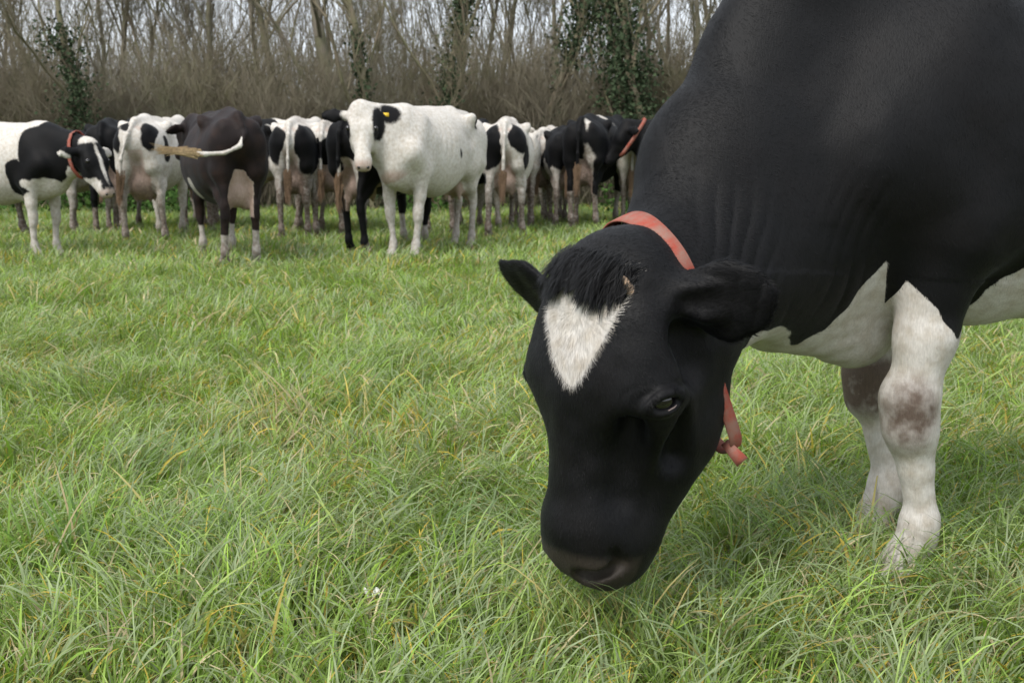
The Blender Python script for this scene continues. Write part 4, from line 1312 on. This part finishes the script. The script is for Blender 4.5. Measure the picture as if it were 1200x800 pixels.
# rear view white cow with a big pink udder
x, y = stand(168, 281, 93, (-.80, 0))
herd_cow(x, y, 93, 'white cow seen from behind with small black rump patches and a large pink udder',
         blobs=[(-.90, -.16, 1.15, .14, .09, .16, 1), (-.90, .20, 1.16, .12, .06, .10, 1), (-.75, -.30, 1.10, .1, .08, .12, 1), (-.92, .05, 1.27, .06, .06, .04, 1), (-.88, .18, 1.02, .08, .04, .08, 1)],
         udder=1.22, seed=3, dirt_amt=0.56, legs=((.47, .14), (.44, -.14), (-.82, .19), (-.74, -.22)), tail=[(-.96, .0, 1.36), (-1.03, .05, 1.22), (-1.03, .14, .95), (-1.0, .17, .70)])
# cow at the left edge, head turned to the camera, red collar
x, y = stand(48, 297, -20, (.45, -.14))
herd_cow(x, y, -20, 'white cow with black shoulders and red collar cut by the left edge',
         blobs=[(.66, -.1, 1.10, .30, .5, .34, 1), (.90, -.1, 1.18, .35, .3, .22, 1), (.36, -.2, .86, .16, .3, .22, 1), (.62, 0, .74, .24, .3, .13, -1)], base=-1,
         poll=(1.20, -.10, 1.24), hyaw=-14, hpitch=62, udder=.9, seed=4, size=.89, dirt_amt=0.31, collar_z=(-.02, -.22, 0), eyes=True,
         hfields=[(.2, -.1, 0, .34, .22, .2, 1), (.46, -.14, 0, .16, .12, .12, -1), (.22, -.01, 0, .22, .05, .022, -1), (-.02, -.05, 0, .06, .1, .1, -1), (.40, -.20, 0, .14, .1, .12, -1)])
# rear views
x, y = stand(345, 275, 91, (-.80, 0))
herd_cow(x, y, 91, 'white cow with two black rump patches just right of the dark brown cow',
         blobs=[(-.85, .18, 1.10, .35, .15, .22, 1), (-.85, -.19, 1.12, .35, .13, .25, 1), (-.3, 0, 1.0, .25, .5, .3, 1)], udder=1.0, seed=5, dirt_amt=1.10)
x, y = stand(385, 273, 84, (-.80, 0))
herd_cow(x, y, 84, 'black flanked cow partly hidden by the black cow beside the camera facing white cow',
         blobs=[(-.7, -.1, 1.05, .45, .34, .24, 1), (.2, 0, 1.1, .3, .5, .3, 1)], udder=.9, seed=6, dirt_amt=1.00)
x, y = stand(418, 291, 66, (-.74, 0))
herd_cow(x, y, 66, 'black cow standing close behind the head of the camera facing white cow',
         blobs=[(-.85, -.02, .60, .2, .07, .6, -1), (.45, 0, .10, .3, .5, .2, -1), (-.8, -.2, .08, .2, .2, .12, -1)], base=1, udder=.85, seed=7, dirt_amt=0.62, size=.97,
         legs=((.47, .14), (.44, -.14), (-.66, .15), (-.86, -.16)))
x, y = stand(592, 274, 88, (-.80, 0))
herd_cow(x, y, 88, 'black rumped white cow seen from behind, right of the camera facing cow',
         blobs=[(-.88, .17, 1.14, .3, .13, .26, 1), (-.88, -.16, 1.16, .3, .12, .22, 1), (-.85, -.24, .92, .12, .08, .12, 1), (.1, 0, 1.1, .3, .5, .35, 1), (-.7, .25, .62, .12, .1, .12, 1)], udder=1.05, seed=8, dirt_amt=0.75,
         legs=((.47, .14), (.44, -.14), (-.82, .20), (-.70, -.20)))
x, y = stand(632, 259, 80, (-.80, 0))
herd_cow(x, y, 80, 'spotted white cow further back, half hidden between two cows seen from behind',
         blobs=[(-.8, .12, 1.05, .14, .16, .22, 1), (-.6, -.25, 1.1, .16, .1, .25, 1), (-.2, 0, 1.2, .2, .4, .2, 1), (-.75, .1, .95, .05, .1, .05, -1)], udder=.9, seed=9, size=.92, dirt_amt=1.10)
x, y = stand(684, 263, 72, (-.78, 0))
herd_cow(x, y, 72, 'black cow with white belly seen from behind beside the red collared black head',
         blobs=[(-.55, .2, .72, .3, .3, .22, -1), (-.85, -.06, .85, .2, .09, .36, -1), (.0, .1, 1.40, .22, .3, .14, -1), (0, 0, .2, 2, 1, .3, -1)], base=1, udder=.95, seed=10, size=1.03, dirt_amt=0.94)
x, y = stand(778, 263, 178, (.45, 0))
herd_cow(x, y, 178, 'red collared black cow looking left, body hidden behind the neck of the grazing cow',
         blobs=[(0, 0, .2, 2, 1, .35, -1)], base=1, poll=(1.02, .05, 1.40), hyaw=10, hpitch=62, udder=.8, seed=11, size=.99, dirt_amt=0.88, collar_z=(.05, -.22, 0))
# further back, mostly covered by the others
x, y = stand(128, 270, 98, (-.8, 0))
herd_cow(x, y, 98, 'black cow seen from behind just left of the pink uddered cow',
         blobs=[(0, 0, .15, 2, 1, .25, -1)], base=1, udder=.8, seed=12, dirt_amt=1.10)
x, y = stand(48, 270, 20, (0, 0))
herd_cow(x, y, 20, 'black and white cow standing sideways behind the collared cow at the left edge',
         blobs=[(.2, 0, 1.1, .45, .6, .35, 1), (-.7, 0, 1.05, .3, .6, .35, 1), (.9, 0, 1.2, .5, .4, .4, 1)], udder=.9, size=.86, seed=13, dirt_amt=1.00)
x, y = stand(232, 268, 100, (-.8, 0))
herd_cow(x, y, 100, 'white legged cow hidden behind the dark brown cow',
         blobs=[(-.5, 0, 1.2, .5, .5, .3, 1)], udder=.9, seed=14, dirt_amt=0.88)
x, y = stand(515, 271, 75, (-.8, 0))
herd_cow(x, y, 75, 'dark cow whose dirty legs show beneath the belly of the camera facing white cow',
         blobs=[(0, 0, .2, 2, 1, .4, -1)], base=1, udder=.9, seed=15, dirt_amt=1.10)
x, y = stand(300, 266, 170, (-.2, 0))
herd_cow(x, y, 170, 'pale cow standing sideways behind the dark brown cow and the black patched one',
         blobs=[(-.3, 0, 1.2, .4, .5, .3, 1)], poll=(1.1, 0, 1.0), hpitch=75, udder=.9, seed=16, dirt_amt=1.00)
x, y = stand(95, 268, 5, (0, 0))
herd_cow(x, y, 5, 'black backed cow standing sideways deep behind the head of the collared cow',
         blobs=[(0, 0, 1.35, 1.4, .7, .35, 1)], poll=(1.1, 0, 1.25), size=.88, udder=.9, seed=17, dirt_amt=1.10)
for (u_, v_, hd_, lab_, bl_, sd_) in (
        (612, 263, 100, 'pale dirty legged cow mostly hidden behind the black rumped white cow', [(.1, 0, 1.2, .6, .5, .3, 1)], 18),
        (664, 262, 95, 'black flanked cow wedged behind the black cow with the white belly', [(-.3, 0, 1.15, .8, .5, .4, 1)], 19),
        (742, 261, 80, 'white hind quartered cow behind the red collared black cow', [(.3, 0, 1.2, .5, .5, .4, 1), (-.85, .2, 1.2, .2, .1, .15, 1)], 20)):
    x, y = stand(u_, v_, hd_, (-.8, 0))
    herd_cow(x, y, hd_, lab_, blobs=bl_, udder=.95, seed=sd_, dirt_amt=1.1, size=.93)
print('herd', time.time() - T0)
